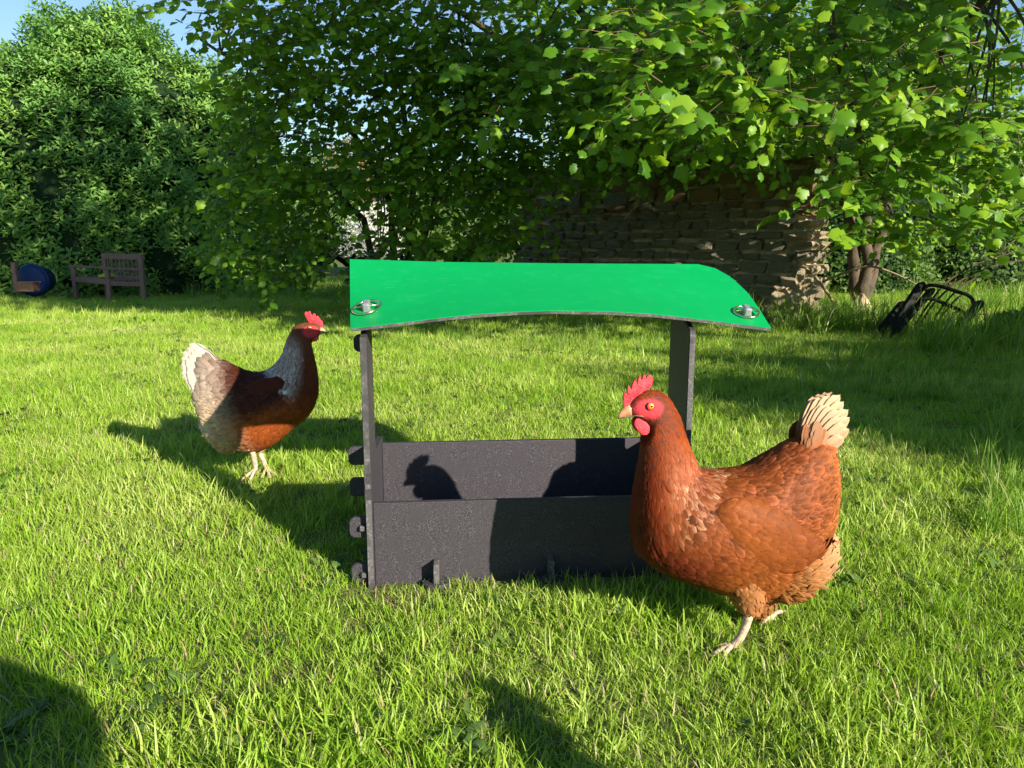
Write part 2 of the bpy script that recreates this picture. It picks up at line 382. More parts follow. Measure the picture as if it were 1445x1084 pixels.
def feathers(P, a, n, L, wd, lift, col, rim, shaft=None, twist=.25):
    """one mesh of overlapping feathers: positions, directions, normals, sizes, colours"""
    k = len(P); r = rng
    b = np.cross(n, a); ang = r.normal(0, twist, k)[:, None]; a2 = a * np.cos(ang) + b * np.sin(ang); b = np.cross(n, a2)
    lf = (lift * (1 + .5 * r.normal(size=k)))[:, None]; a3 = a2 * np.cos(lf) + n * np.sin(lf); n3 = np.cross(a3, b)
    n3 = n3 * np.sign(np.sum(n3 * n, 1))[:, None]
    L = L * (1 + .15 * r.normal(size=k)); x = FT[:, 0][None, :, None] * L[:, None, None]
    V = P[:, None] + a3[:, None] * x + b[:, None] * (FT[:, 1][None, :] * (L * wd)[:, None])[..., None] + n3[:, None] * (FT[:, 2][None, :] * L[:, None])[..., None]
    Fc = (FF[None] + (np.arange(k) * 15)[:, None, None]).reshape(-1, 4)
    br = ((1 + .15 * r.normal(size=k)) * (1 + .12 * np.sin(P[:, 0] * 90 + 3 * np.sin(P[:, 2] * 70)) * np.sin(P[:, 2] * 110)) * HK)[:, None, None]
    mixw = FRIM[None, :, None]
    C = (col[:, None] * (1 - mixw) + rim[:, None] * mixw) * br
    if shaft is not None: m_ = (np.abs(FT[:, 1]) < .01)[None, :, None] * (FT[:, 0] > .3)[None, :, None] * .6; C = C * (1 - m_) + shaft[:, None] * m_
    return V.reshape(-1, 3), Fc, np.clip(C.reshape(-1, 3), 0, 1)
def mergef(*Ls):
    V, Fc, C, n = [], [], [], 0
    for v, f, c in Ls: V.append(v); Fc.append(f + n); C.append(c); n += len(v)
    return np.vstack(V), np.vstack(Fc), np.vstack(C)
def mix3(a, b, t): return np.asarray(a)[None] * (1 - t[:, None]) + np.asarray(b)[None] * t[:, None]
def sst(x, a, b): t = np.clip((x - a) / (b - a), 0, 1); return t * t * (3 - 2 * t)

def build_hen(spec, label):
    conv = spec['conv']; p0 = spec['p0']; yaw = spec['yaw']; sx = spec['sx']   # sx: +1 faces right in the picture
    n = np.array([math.sin(yaw), -math.cos(yaw), 0.])      # towards the camera
    hen = empty('hen', (p0[0], p0[1], 0), label, 'hen')
    P2 = lambda x, y, off=0.: on_plane(*conv(x, y), p0, n) + n * off
    sc = spec['scale']
    lo = Loft(spec['T'], spec['B'], spec['w'], n, conv, p0)
    V, Fc, tt, ff = lo.mesh(96, 36)
    fc = P2(*spec['face']); fx = np.cross([0, 0, 1.], n)
    facedist = lambda Q: np.sqrt((((Q - fc) @ fx) / 1.25) ** 2 + (((Q - fc) @ np.array([0, 0, 1.])) * 1.12) ** 2) * (1 + .10 * np.sin(Q[:, 2] * 900) * np.sin((Q @ fx) * 700))
    dface = facedist(V)
    base = spec['colour'](tt, ff); red = sst(dface, .021 * sc, .015 * sc)[:, None] * np.array([[.50, .035, .045]])
    isr = sst(dface, .021 * sc, .015 * sc)[:, None]; base = base[0] * .8 * HK * (1 - isr) + red
    body = add('body', V, Fc, M['hen_skin'], hen, base)
    ns = len(spec['w']) - 1
    # --- plumage over the body
    def scatter(cnt, t0, t1, L, wd, lift, shaft=False, fmin=0, fmax=math.pi, lofto=lo, colf=spec['colour'], skipface=True, twist=.25):
        t = rng.uniform(t0, t1, cnt); f = rng.uniform(fmin, fmax, cnt) * rng.choice([-1, 1], cnt)
        # thin out where the ring is small: keep probability by local circumference
        P, a, nn_ = lofto.frame(t, f); q = np.linalg.norm(lofto.P(t, f + .1) - lofto.P(t, f - .1), axis=1) * np.linalg.norm(lofto.P(t + .1, f) - lofto.P(t - .1, f), axis=1)
        keep = rng.uniform(size=cnt) < q / np.percentile(q, 93)
        if skipface:
            keep &= facedist(P) > .0178 * sc
        P, a, nn_, t, f = P[keep], a[keep], nn_[keep], t[keep], f[keep]
        # feathers hang a little towards the ground on the flanks
        a = a + np.array([0, 0, -.25]) * (np.abs(np.sin(f)) ** 2)[:, None] * (t > spec['tneck'])[:, None]
        a -= nn_ * np.sum(a * nn_, 1)[:, None]; a /= np.linalg.norm(a, axis=1)[:, None]
        c, rm, sh = colf(t, f)
        Lv = L(t) if callable(L) else np.full(len(t), L)
        return feathers(P - nn_ * .001, a, nn_, Lv * sc, np.full(len(t), wd), np.full(len(t), lift), c, rm, sh if shaft else None, twist)
    tn = spec['tneck']
    F1 = scatter(5200, 1.0, tn * .62, .0095, .34, .07, True)
    F2 = scatter(9000, tn * .45, tn + .9, lambda t: .012 + .014 * sst(t, tn * .4, tn + .5), .28, .07, True, 0, math.pi, twist=.14)
    F3 = scatter(11500, tn + .2, ns - .6, lambda t: .022 + .005 * sst(t, tn + 2, ns - 3), .58, .09, twist=.2)
    F4 = scatter(5000, ns - 5.5, ns - .5, .021, .34, .17, fmin=1.3, twist=.4)
    pl = add('plumage', *mergef(F1, F2, F3, F4)[:2], M['feather'], hen, None); 
    bpy.data.objects.remove(pl)
    V, Fc, C = mergef(F1, F2, F3, F4); add('plumage', V, Fc, M['feather'], hen, C, kind='stuff')
    fl = Loft(spec['fT'], spec['fB'], [.045, .060, .056, .040, .012], n, conv, p0)
    V, Fc, tt, ff = fl.mesh(20, 24); fcol = lambda t, f: (mix3(spec['thighc'], spec['fluffc'], sst(t, .6, 2.6)), mix3(spec['thighc'] * 1.4, spec['fluffc'] * 1.25, sst(t, 1.0, 3.0)), mix3(spec['thighc'], spec['fluffc'], sst(t, 1, 3)))
    add('rear_fluff', V, Fc, M['hen_skin'], hen, fcol(tt, ff)[0] * .7 * HK)
    G1 = scatter(3600, .1, 3.95, lambda t: .022 + .004 * t / 4, .26, .22, lofto=fl, colf=fcol, skipface=False, twist=.45)
    V, Fc, C = G1; add('fluff_feathers', V, Fc, M['feather'], hen, C, kind='stuff')
    # --- wings: flattened lofts on both flanks, shingled
    for sg in (1, -1):
        wl = Loft(spec['wT'], spec['wB'], spec['ww'], n, conv, p0, off=sg * spec['woff'])
        V, Fc, tt, ff = wl.mesh(24, 20); m_ = len(spec['ww']) - 1
        wc = spec['wcolour']
        wing = add('wing', V, Fc, M['hen_skin'], hen, wc(tt, ff)[0] * .8 * HK)
        cnt = 1300; t = rng.uniform(.1, m_ * .60, cnt); f = rng.uniform(.15, math.pi - .15, cnt) * sg
        P, a, nn_ = wl.frame(t, f); c, rm, sh = wc(t, f)
        q = feathers(P + nn_ * (.0015 + .0025 * t / m_)[:, None], a, nn_, (.018 + .014 * t / m_) * sc, np.full(cnt, .52), np.full(cnt, .05), c, rm, sh * 1.0, .16)
        # long flight feathers along the lower rear edge
        k = 16; f2 = np.linspace(.22, .93, k) * math.pi * sg; t2 = np.linspace(m_ * .56, m_ * .36, k)
        P, a, nn_ = wl.frame(t2, f2); P = P - nn_ * .0005; c, rm, sh = wc(t2, f2)
        tipd = P2(*spec['wtip'], sg * spec['woff'] * .8) - P; Ln = np.linalg.norm(tipd, axis=1); a = tipd / Ln[:, None]
        q2 = feathers(P + nn_ * .002, a, nn_, np.clip(Ln * np.linspace(.75, 1.05, k), .035, .095), np.full(k, .20), np.full(k, .015), c * np.where(np.arange(k) % 2, .85, 1.1)[:, None], rm * .35 + .65 * np.array(spec['pale']), sh, .03)
        t = rng.uniform(.1, m_ - .15, 700); f = rng.uniform(.1, math.pi - .1, 700) * sg; P, a, nn_ = wl.frame(t, f); c, rm, sh = wc(t, f)
        q0 = feathers(P, a, nn_, np.full(700, .024 * sc), np.full(700, .5), np.full(700, .04), c, rm, sh, .16)
        V, Fc, C = mergef(q0, q, q2); add('wing_feathers', V, Fc, M['feather'], wing, C, kind='stuff')
    # --- tail fan
    lay = [(a, b, a + (c_ - a) * f_, b + (d_ - b) * f_, o_ + e_) for f_, e_ in ((1, 0), (.80, .004)) for a, b, c_, d_, o_ in spec['tail']]
    for k, (bx, by, tx, ty, off) in enumerate(lay):
        jt = 1 + rng.uniform(-.05, .05); tx = bx + (tx - bx) * jt + rng.uniform(-4, 4); ty = by + (ty - by) * jt + rng.uniform(-4, 4)
        for sg in ((1, -1) if off else (1,)):
            b = P2(bx, by, sg * off * .5); e = P2(tx, ty, sg * off); d = e - b; L = np.linalg.norm(d); d /= L
            nn_ = n * sg + np.cross(d, n) * .35; nn_ -= d * np.dot(nn_, d); nn_ /= np.linalg.norm(nn_)
            cc = np.array([spec['tailc']]); 
            rows = np.array([0, .2, .45, .7, .88, .97, 1.0]); wdt = np.array([.14, .36, .50, .56, .52, .38, .10]) * spec['tailw'] * sc
            bb = np.cross(nn_, d); Vt = []; Ct = []
            for rr, w_ in zip(rows, wdt):
                for q_ in (-1, -.5, 0, .5, 1):
                    Vt.append(b + d * L * (rr - .04 * abs(q_)) + bb * w_ * q_ + nn_ * (.003 - .004 * q_ * q_ - .012 * rr * rr * 0))
                    e_ = max(0, min(1, (rr - .15) / .5)); cl = np.array(spec['tailb']) * (1 - e_) + np.array(spec['tailc']) * e_
                    if q_ == 0: cl = cl * .82
                    Ct.append(cl * (1.0 - .10 * (abs(q_) == 1)))
            Ft = [(r * 5 + c, r * 5 + c + 1, r * 5 + c + 6, r * 5 + c + 5) for r in range(6) for c in range(4)]
            add('tail_feather', Vt, Ft, M['feather'], hen, np.array(Ct) * rng.uniform(.93, 1.05) * (HK + .06))
    # tail coverts
    k = 120; bx = rng.uniform(size=k); i0 = np.array([[t[0], t[1]] for t in spec['tail']], float); i1 = np.array([[t[2], t[3]] for t in spec['tail']], float)
    pos = crom(i0, bx * (len(i0) - 1)); tip = crom(i1, bx * (len(i1) - 1)); g = rng.uniform(-.22, .06, k)[:, None]
    st = pos + (tip - pos) * g; sg = rng.choice([-1, 1], k)
    offs = sg * np.interp(g[:, 0], [-.2, .3], [spec['tailth'], spec['tailth'] * .6]) * np.sin(np.clip(bx, .12, .88) * math.pi) ** .4
    A = np.array([P2(x, y, o) for (x, y), o in zip(st, offs)]); Bp = np.array([P2(x, y, o) for (x, y), o in zip(st + (tip - pos) * .3, offs * .8)])
    a = Bp - A; a /= np.linalg.norm(a, axis=1)[:, None]; nn_ = n[None] * sg[:, None] - a * np.sum(n[None] * sg[:, None] * a, 1)[:, None]; nn_ /= np.linalg.norm(nn_, axis=1)[:, None]
    tc = sst(g[:, 0], -.12, .30); c = mix3(spec['tailb'], spec['tailc'], tc); rm = mix3(spec['rimt'], spec['tailc'], tc)
    V, Fc, C = feathers(A, a, nn_, np.full(k, .042 * sc), np.full(k, .42), np.full(k, .04), c, rm, None, .16)
    add('tail_coverts', V, Fc, M['feather'], hen, C, kind='stuff')
    # --- comb, wattles, beak, eyes
    cm = np.array(spec['comb'], float); cc_ = np.array([cm[:, 0].mean(), cm[:, 1].max()]); cm = cc_ + (cm - cc_) * 1.10
    cb = [P2(x, y) for x, y in cm]
    o = add('comb', *plate(cb, n, .0055 * sc), M['comb'], hen); o.data.materials[0] = M['comb']
    bevel(o, .0011, 2)
    for sg in (1, -1):
        x, y, rx, ry = spec['wattle']
        c = P2(x, y, sg * .0085 * sc); ex = P2(x + rx, y) - P2(x, y); ey = P2(x, y + ry) - P2(x, y)
        V, Fc = ellipsoid(c, ex, ey, n * .003 * sc, 16, 10); ph = (V - c) @ (ey / np.dot(ey, ey))
        V = V + ex * (.16 * np.sin(ph * 2.2))[:, None] + n * sg * (.003 * ph)[:, None] * sc
        add('wattle', V, Fc, M['comb'], hen)
        x, y, rx, ry = spec['lobe']; ex = P2(x + rx, y) - P2(x, y); ey = P2(x + spec['lobesk'], y + ry) - P2(x, y)
        add('ear_lobe', *ellipsoid(P2(x, y, sg * spec['hw'] * .93), ex, ey, n * .003 * sc, 12, 8), M['comb'], hen)
        x, y = spec['eye']; c = P2(x, y, sg * spec['hw'] * 1.0)
        ex = fr = np.cross([0, 0, 1.], n); r_ = .0052 * sc
        eye = add('eye', *ellipsoid(c, ex * r_, np.array([0, 0, r_]), n * r_ * .75, 18, 12), M['iris'], hen)
        add('pupil', *ellipsoid(c + n * sg * r_ * .42, ex * r_ * .48, np.array([0, 0, r_ * .48]), n * r_ * .42, 14, 8), M['pupil'], eye)
        rg = [c + n * sg * .0012 + (r_ * 1.12) * (math.cos(a_) * ex + math.sin(a_) * np.array([0, 0, 1.])) for a_ in np.linspace(0, 2 * math.pi, 22)]
        add('eyelid', *tube(rg, .0011 * sc, 6, False), M['comb'], eye)
        x, y = spec['nostril']; add('nostril', *ellipsoid(P2(x, y, sg * .0032 * sc), ex * .0016, np.array([0, 0, .0008]), n * .0015, 8, 6), M['pupil'], hen)
    bk = spec['beak']; nb = len(bk); V = []; Fc = []; m_ = 12
    for (x1, y1, x2, y2, w_) in bk:
        a_, b_ = P2(x1, y1), P2(x2, y2)
        for j in range(m_): f = 2 * math.pi * j / m_; V.append((a_ + b_) / 2 + (a_ - b_) / 2 * math.cos(f) + n * w_ * sc * math.sin(f))
    for i in range(nb - 1):
        for j in range(m_): k = (j + 1) % m_; Fc.append((i * m_ + j, i * m_ + k, (i + 1) * m_ + k, (i + 1) * m_ + j))
    Fc.append(tuple(range((nb - 1) * m_, nb * m_))); Fc.append(tuple(range(m_))[::-1]); add('beak', V, Fc, M['beak'], hen)
    x = spec['mouth']; add('mouth_line', *tube([P2(a_, b_, c_ * sc) for a_, b_, c_ in x], .0006, 6), M['claw'], hen)
    # --- legs
    for lg in spec['legs']:
        off = lg['off']; PO = lambda x, y, o_: on_plane(*conv(x, y), np.array(p0) + n * o_, n)
        K = [PO(x, y, off) for x, y in lg['shank']]
        for q_ in K: q_[2] = max(q_[2], .013)
        leg = add('leg', *curve_tube(K, .0085 * sc, .0062 * sc, 10, 10), M['shank'], hen)
        th = [PO(x, y, off * w_) for (x, y), w_ in zip(lg['thigh'], (.62, .80, .98))]
        s_ = np.linspace(0, 2, 14); Tv, Tf = tube(crom(th, s_), crom(np.array([.040, .028, .0125]) * sc, s_), 18); 
        c0 = spec['thighc']; add('thigh', Tv, Tf, M['hen_skin'], hen, np.tile(c0, (len(Tv), 1)) * .8 * HK)
        # feathers on the thigh
        k = 800; t = rng.uniform(.1, 1.68, k); ax = crom(np.array(th), t); d = crom(np.array(th), t + .05) - crom(np.array(th), t - .05); d /= np.linalg.norm(d, axis=1)[:, None]
        e1 = np.cross(d, [0, 1., 0]); e1 /= np.linalg.norm(e1, axis=1)[:, None]; e2 = np.cross(d, e1); f = rng.uniform(0, 2 * math.pi, k)[:, None]
        nn_ = e1 * np.cos(f) + e2 * np.sin(f); rad = crom(np.array([.040, .028, .0125]) * sc, t)[:, None]
        c = np.tile(c0, (k, 1)); V, Fc, C = feathers(ax + nn_ * rad * .93, d, nn_, np.full(k, .017 * sc), np.full(k, .42), np.full(k, .10), c, np.clip(c * 1.35 + .02, 0, 1), None, .3)
        add('thigh_feathers', V, Fc, M['feather'], hen, C, kind='stuff')
        foot = K[-1]
        for ang, L in lg['toes']:
            d = np.array([math.cos(R(ang)), math.sin(R(ang)), 0]); g = lg.get('fz', .010)
            z0 = foot[2]; e = foot + d * L
            pts = [foot + [0, 0, .002], foot + d * L * .4 + [0, 0, .004 + (g - z0) * .4], e + [0, 0, g - z0]]
            toe = add('toe', *curve_tube(pts, .0052 * sc, .0036 * sc, 8, 9), M['shank'], leg)
            add('claw', *curve_tube([e + [0, 0, g - z0], e + d * .007 + [0, 0, g - z0 + .0005], e + d * .013 + [0, 0, g - z0 - .004]], .0030 * sc, .0006, 6, 6), M['claw'], leg)
    return hen
# right hen ------------------------------------------------
cA = lambda x, y: (860 + x / 2.356, 500 + y / 2.356)
cH = lambda x, y: ((x / 6.78) * 2.356, (20 + y / 6.78) * 2.356)      # head close-up to the same frame
chest = np.array
def colA(t, f):
    tn = 8.0; top = np.cos(f)
    neck = mix3((.19, .028, .004), (.26, .050, .006), sst(t, 3, 7)); body = mix3((.20, .048, .008), (.27, .075, .013), sst(-top, -.2, .8))
    c = neck * (1 - sst(t, 7, 9))[:, None] + body * sst(t, 7, 9)[:, None]
    br = sst(-top, -.1, .7) * sst(t, 3.5, 6) * (1 - sst(t, 10, 12)); c = c * (1 - br[:, None]) + np.array([.12, .018, .004]) * br[:, None]
    rump = sst(t, 14.2, 17) * sst(-top, -.4, .5); c = c * (1 - rump[:, None]) + np.array([.40, .14, .04]) * rump[:, None]
    up = sst(t, 14, 17) * sst(top, -.2, .5); c = c * (1 - .5 * up[:, None]) + np.array([.36, .12, .03]) * .5 * up[:, None]
    hk = (sst(t, 5.2, 7.8) * (1 - sst(t, 8.6, 9.6)) * sst(top, -.5, .3))[:, None]
    lc_ = (sst(t, 9, 11) * (1 - sst(t, 16, 18)) * sst(top, -.6, .3))[:, None]; fl_ = (rng.uniform(size=len(t)) < .38)[:, None]; rim = np.clip(c * (1.65 + .7 * lc_) + .012 + .02 * lc_, 0, 1) * (1 - hk) + np.where(fl_, np.array([[.95, .60, .34]]), np.array([[.36, .10, .018]])) * hk
    return c, rim, np.clip(c * 1.15 + .05 * hk, 0, 1)
def wcA(t, f):
    c = mix3((.21, .055, .010), (.16, .040, .008), sst(t, 1, 4)); return c, np.clip(c * 1.9 + .022, 0, 1), c * 1.2
footA = on_ground(*cA(412, 975))
specA = dict(conv=cA, p0=np.array([.38, 1.24, 0]), yaw=R(9), sx=-1, scale=1.0, tneck=8.0,
    T=[(64, 168), (84, 142), (118, 124), (160, 122), (198, 146), (230, 200), (250, 262), (270, 318), (298, 372), (356, 388), (420, 384), (470, 374), (520, 346), (562, 318), (604, 292), (646, 274), (684, 274), (716, 302), (738, 356)],
    B=[(74, 206), (98, 216), (122, 234), (128, 258), (112, 290), (104, 322), (97, 372), (89, 432), (80, 530), (88, 636), (146, 704), (252, 748), (358, 782), (462, 806), (548, 762), (630, 720), (686, 640), (718, 560), (734, 490)],
    w=[.008, .0135, .0165, .0185, .0215, .025, .031, .039, .051, .066, .077, .082, .083, .080, .074, .064, .052, .036, .018],
    face=cH(350, 370), colour=colA,
    wT=[(300, 478), (352, 448), (430, 448), (510, 474), (580, 520), (632, 566)], wB=[(316, 552), (372, 618), (450, 664), (530, 668), (600, 640), (640, 606)],
    ww=[.010, .020, .024, .023, .018, .008], woff=.061, wtip=(690, 592), wcolour=wcA, pale=(.52, .26, .12),
    tail=[(630, 300, 694, 152, 0), (636, 302, 710, 138, .004), (642, 304, 728, 130, .007), (648, 306, 748, 132, .010), (654, 310, 766, 144, .013), (660, 316, 776, 170, .016), (666, 326, 775, 202, .019), (670, 336, 768, 236, .022),],
    tailw=.030, tailth=.036, tailc=(.78, .54, .33), tailb=(.34, .11, .03), rimt=(.40, .17, .07),
    comb=[cH(*q) for q in ((140, 362), (142, 300), (150, 248), (168, 250), (176, 262), (176, 215), (182, 184), (198, 205), (210, 222), (222, 165), (240, 124), (256, 152), (264, 168), (270, 125), (284, 95), (298, 125), (306, 138), (312, 100), (322, 80), (334, 95), (342, 124), (352, 96), (368, 88), (390, 98), (403, 130), (392, 178), (370, 212), (320, 232), (262, 285), (225, 340), (190, 372))],
    wattle=(*cH(300, 540), 11 * 2.356, 12.5 * 2.356), lobe=(*cH(480, 480), 2.6 * 2.356, 12 * 2.356), lobesk=-7,
    eye=cH(363, 338), hw=.0172, nostril=cH(170, 375),
    beak=[(*cH(215, 330), *cH(240, 462), .0095), (*cH(150, 356), *cH(205, 463), .0072), (*cH(110, 395), *cH(150, 470), .0048), (*cH(86, 440), *cH(104, 480), .0026), (*cH(80, 470), *cH(88, 482), .0008)],
    mouth=[(*cH(92, 474), .002), (*cH(150, 455), .0060), (*cH(240, 440), .0098), (*cH(300, 440), .0150)],
    thighc=np.array([.38, .15, .045]), fluffc=np.array([.62, .36, .17]), fT=[(500, 560), (580, 545), (650, 545), (700, 565), (732, 612)], fB=[(500, 800), (580, 802), (650, 764), (702, 708), (738, 640)],
    legs=[dict(off=.052, thigh=[(430, 720), (460, 790), (468, 846)], shank=[(468, 832), (460, 880), (436, 940), (404, 1000)], toes=[(165, .034), (198, .038), (228, .032), (20, .016)], fz=.004),
          dict(off=-.035, thigh=[(500, 740), (500, 810), (486, 858)], shank=[(482, 850), (500, 885), (520, 925), (536, 952)], toes=[(170, .04), (200, .045), (230, .04), (20, .02)], fz=.02)])
henA = build_hen(specA, 'chestnut hen with red comb and cream tail walking left beside the green roofed feeder')
# left hen ------------------------------------------------
cB = lambda x, y: (230 + x / 3.87, 420 + y / 3.87)
def colB(t, f):
    top = np.cos(f)
    c = mix3((.20, .06, .022), (.15, .035, .011), sst(t, 3, 8))
    body = mix3((.075, .016, .006), (.36, .080, .012), sst(-top, -.12, .25)); c = c * (1 - sst(t, 8, 9.5))[:, None] + body * sst(t, 8, 9.5)[:, None]
    rear = sst(t, 12.0, 15.0)[:, None]; rc_ = mix3((.58, .44, .33), (.78, .58, .36), sst(-top, -.5, .6)); c = c * (1 - rear) + rc_ * rear
    hk = (sst(t, 4.0, 6.2) * (1 - sst(t, 8.7, 9.3)) * sst(top, -.45, .15))[:, None]
    rim = np.clip(c * 1.25 + .02, 0, 1) * (1 - hk) + np.where((rng.uniform(size=len(t)) < .65)[:, None], np.array([[1.5, 1.45, 1.4]]), np.array([[.30, .18, .12]])) * hk
    return c * (1 - .7 * hk) + np.array([1.0, .93, .88]) * .7 * hk, rim, np.clip(c * .8, 0, 1)
def wcB(t, f):
    c = mix3((.078, .017, .0065), (.15, .05, .024), sst(t, 3, 5)); return c, np.clip(c * 1.7 + .008, 0, 1), c * 1.1
specB = dict(conv=cB, p0=np.array([-.715, 2.125, 0]), yaw=R(6), sx=1, scale=1.0, tneck=8.0,
    T=[(862, 156), (838, 142), (800, 136), (756, 140), (718, 160), (688, 205), (668, 254), (652, 304), (622, 350), (574, 392), (520, 408), (462, 404), (412, 386), (362, 362), (312, 350), (270, 356), (232, 384), (196, 430), (176, 476)],
    B=[(858, 200), (846, 220), (826, 236), (812, 248), (814, 268), (822, 306), (832, 354), (842, 414), (846, 492), (828, 580), (784, 650), (702, 722), (606, 796), (508, 832), (404, 826), (316, 792), (252, 734), (208, 642), (180, 548)],
    w=[.008, .0135, .0165, .0185, .0215, .025, .031, .039, .051, .066, .077, .082, .083, .080, .074, .064, .052, .036, .018],
    face=(812, 186), colour=colB,
    wT=[(720, 470), (672, 436), (600, 432), (520, 450), (440, 480), (380, 520)], wB=[(712, 540), (660, 590), (590, 610), (510, 606), (440, 580), (392, 550)],
    ww=[.006, .016, .021, .021, .016, .008], woff=.050, wtip=(340, 540), wcolour=wcB, pale=(.26, .12, .06),
    tail=[(300, 362, 168, 262, 0), (290, 366, 148, 256, .004), (280, 370, 128, 270, .007), (270, 376, 112, 296, .010), (262, 386, 106, 326, .013), (254, 400, 108, 362, .016), (246, 420, 116, 402, .019), (240, 440, 130, 438, .022), (236, 462, 150, 466, .024), (236, 490, 165, 510, .026)],
    tailw=.031, tailth=.036, tailc=(.66, .60, .50), tailb=(.44, .33, .25), rimt=(.32, .22, .15),
    comb=[(776, 96), (782, 84), (792, 88), (798, 104), (796, 84), (804, 82), (812, 98), (816, 108), (820, 94), (830, 94), (836, 112), (844, 104), (852, 118), (858, 126), (866, 130), (870, 150), (868, 166), (850, 160), (824, 146), (800, 140), (790, 122)],
    wattle=(828, 216, 20, 22), lobe=(776, 205, 8, 18), lobesk=5, eye=(808, 163), hw=.0172, nostril=(862, 176),
    beak=[(846, 158, 846, 206, .0095), (866, 160, 862, 202, .0070), (878, 168, 874, 196, .0046), (888, 178, 884, 194, .0026), (894, 188, 892, 193, .0008)],
    mouth=[(890, 190, .002), (870, 190, .0062), (850, 192, .0098), (832, 192, .0150)],
    thighc=np.array([.66, .44, .24]), fluffc=np.array([.88, .72, .50]), fT=[(440, 600), (370, 590), (310, 600), (262, 630), (226, 668)], fB=[(430, 830), (360, 836), (300, 800), (250, 750), (222, 700)],
    legs=[dict(off=.030, thigh=[(470, 690), (476, 760), (478, 812)], shank=[(478, 800), (492, 860), (504, 915), (506, 940)], toes=[(200, .045), (225, .060), (262, .055), (135, .03)], fz=.012),
          dict(off=-.032, thigh=[(530, 700), (524, 770), (520, 820)], shank=[(518, 815), (534, 860), (554, 905), (566, 935)], toes=[(-20, .03), (-60, .04), (-95, .04), (120, .02)], fz=.012)])
henB = build_hen(specB, 'brown hen with white neck streaks and white tail facing the feeder from the left')
# the third hen, outside the frame: only its shadow falls into the picture
def copy_tree(o, parent=None):
    c = o.copy(); COL.objects.link(c); c.parent = parent
    for ch in list(o.children): copy_tree(ch, c)
    return c
henC = copy_tree(henA); henC.location = (.56, .16, 0); henC.rotation_euler = (0, 0, R(225)); henC['label'] = 'hen outside the frame whose shadow falls on the grass at the bottom edge'

# ---------------------------------------------------------------- leaves and foliage
def leaf_template(kind):
    if kind == 'hazel':
        mx = np.array([0, .28, .58, .84, 1.08]); ex = np.array([.10, .34, .62, .86]); ew = np.array([.30, .47, .43, .22])
        V = [(x, 0, .05 * math.sin(x * 3)) for x in mx]; 
        for s_ in (1, -1): V += [(x - .02, s_ * w, .05 - .16 * w - .10 * x * x) for x, w in zip(ex, ew)] + [(x + .12, s_ * (w - .055), .03 - .16 * w - .10 * x * x) for x, w in zip(ex[:3], ew[:3])]
        Fc = []
        for s_, o in ((1, 5), (-1, 12)):
            e = lambda i: o + i; h = lambda i: o + 4 + i
            q = [(0, e(0), h(0), 1), (1, h(0), e(1)), (1, e(1), h(1), 2), (2, h(1), e(2)), (2, e(2), h(2), 3), (3, h(2), e(3)), (3, e(3), 4)]
            for f in q: Fc.append(f if s_ < 0 else f[::-1])
        V = np.array(V); V[4, 2] = -.14; return V, Fc
    if kind == 'laurel':
        V = [(0, 0, 0), (.35, 0, .02), (.7, 0, .0), (1, 0, -.06), (.3, .15, .05), (.68, .16, .03), (.3, -.15, .05), (.68, -.16, .03)]
        return np.array(V), [(0, 1, 4), (1, 2, 5, 4), (2, 3, 5), (0, 6, 1), (1, 6, 7, 2), (2, 7, 3)]
    if kind == 'far':
        return np.array([(0, 0, 0), (.5, .28, .03), (1, 0, -.05), (.5, -.28, .03)]), [(0, 2, 1), (0, 3, 2)]
    if kind == 'ivy':
        V = [(0, 0, 0), (-.12, .32, -.03), (.25, .30, 0), (.40, .48, -.05), (.58, .22, 0), (1, 0, -.08), (.58, -.22, 0), (.40, -.48, -.05), (.25, -.30, 0), (-.12, -.32, -.03)]
        return np.array(V), [(0, 2, 1), (0, 4, 3, 2), (0, 5, 4), (0, 6, 5), (0, 8, 7, 6), (0, 9, 8)]
TPL = {}
for k_, mm in (('hazel', 'hazel'), ('laurel', 'laurel'), ('far', 'scrub'), ('ivy', 'ivy')):
    TPL[k_] = leaf_template(k_)
def frames(P, A, Nn, Sz):
    A = A / (np.linalg.norm(A, axis=1)[:, None] + 1e-9); Nn = Nn - A * np.sum(A * Nn, 1)[:, None]; Nn /= np.linalg.norm(Nn, axis=1)[:, None] + 1e-9
    return P, A, np.cross(Nn, A), Nn, Sz
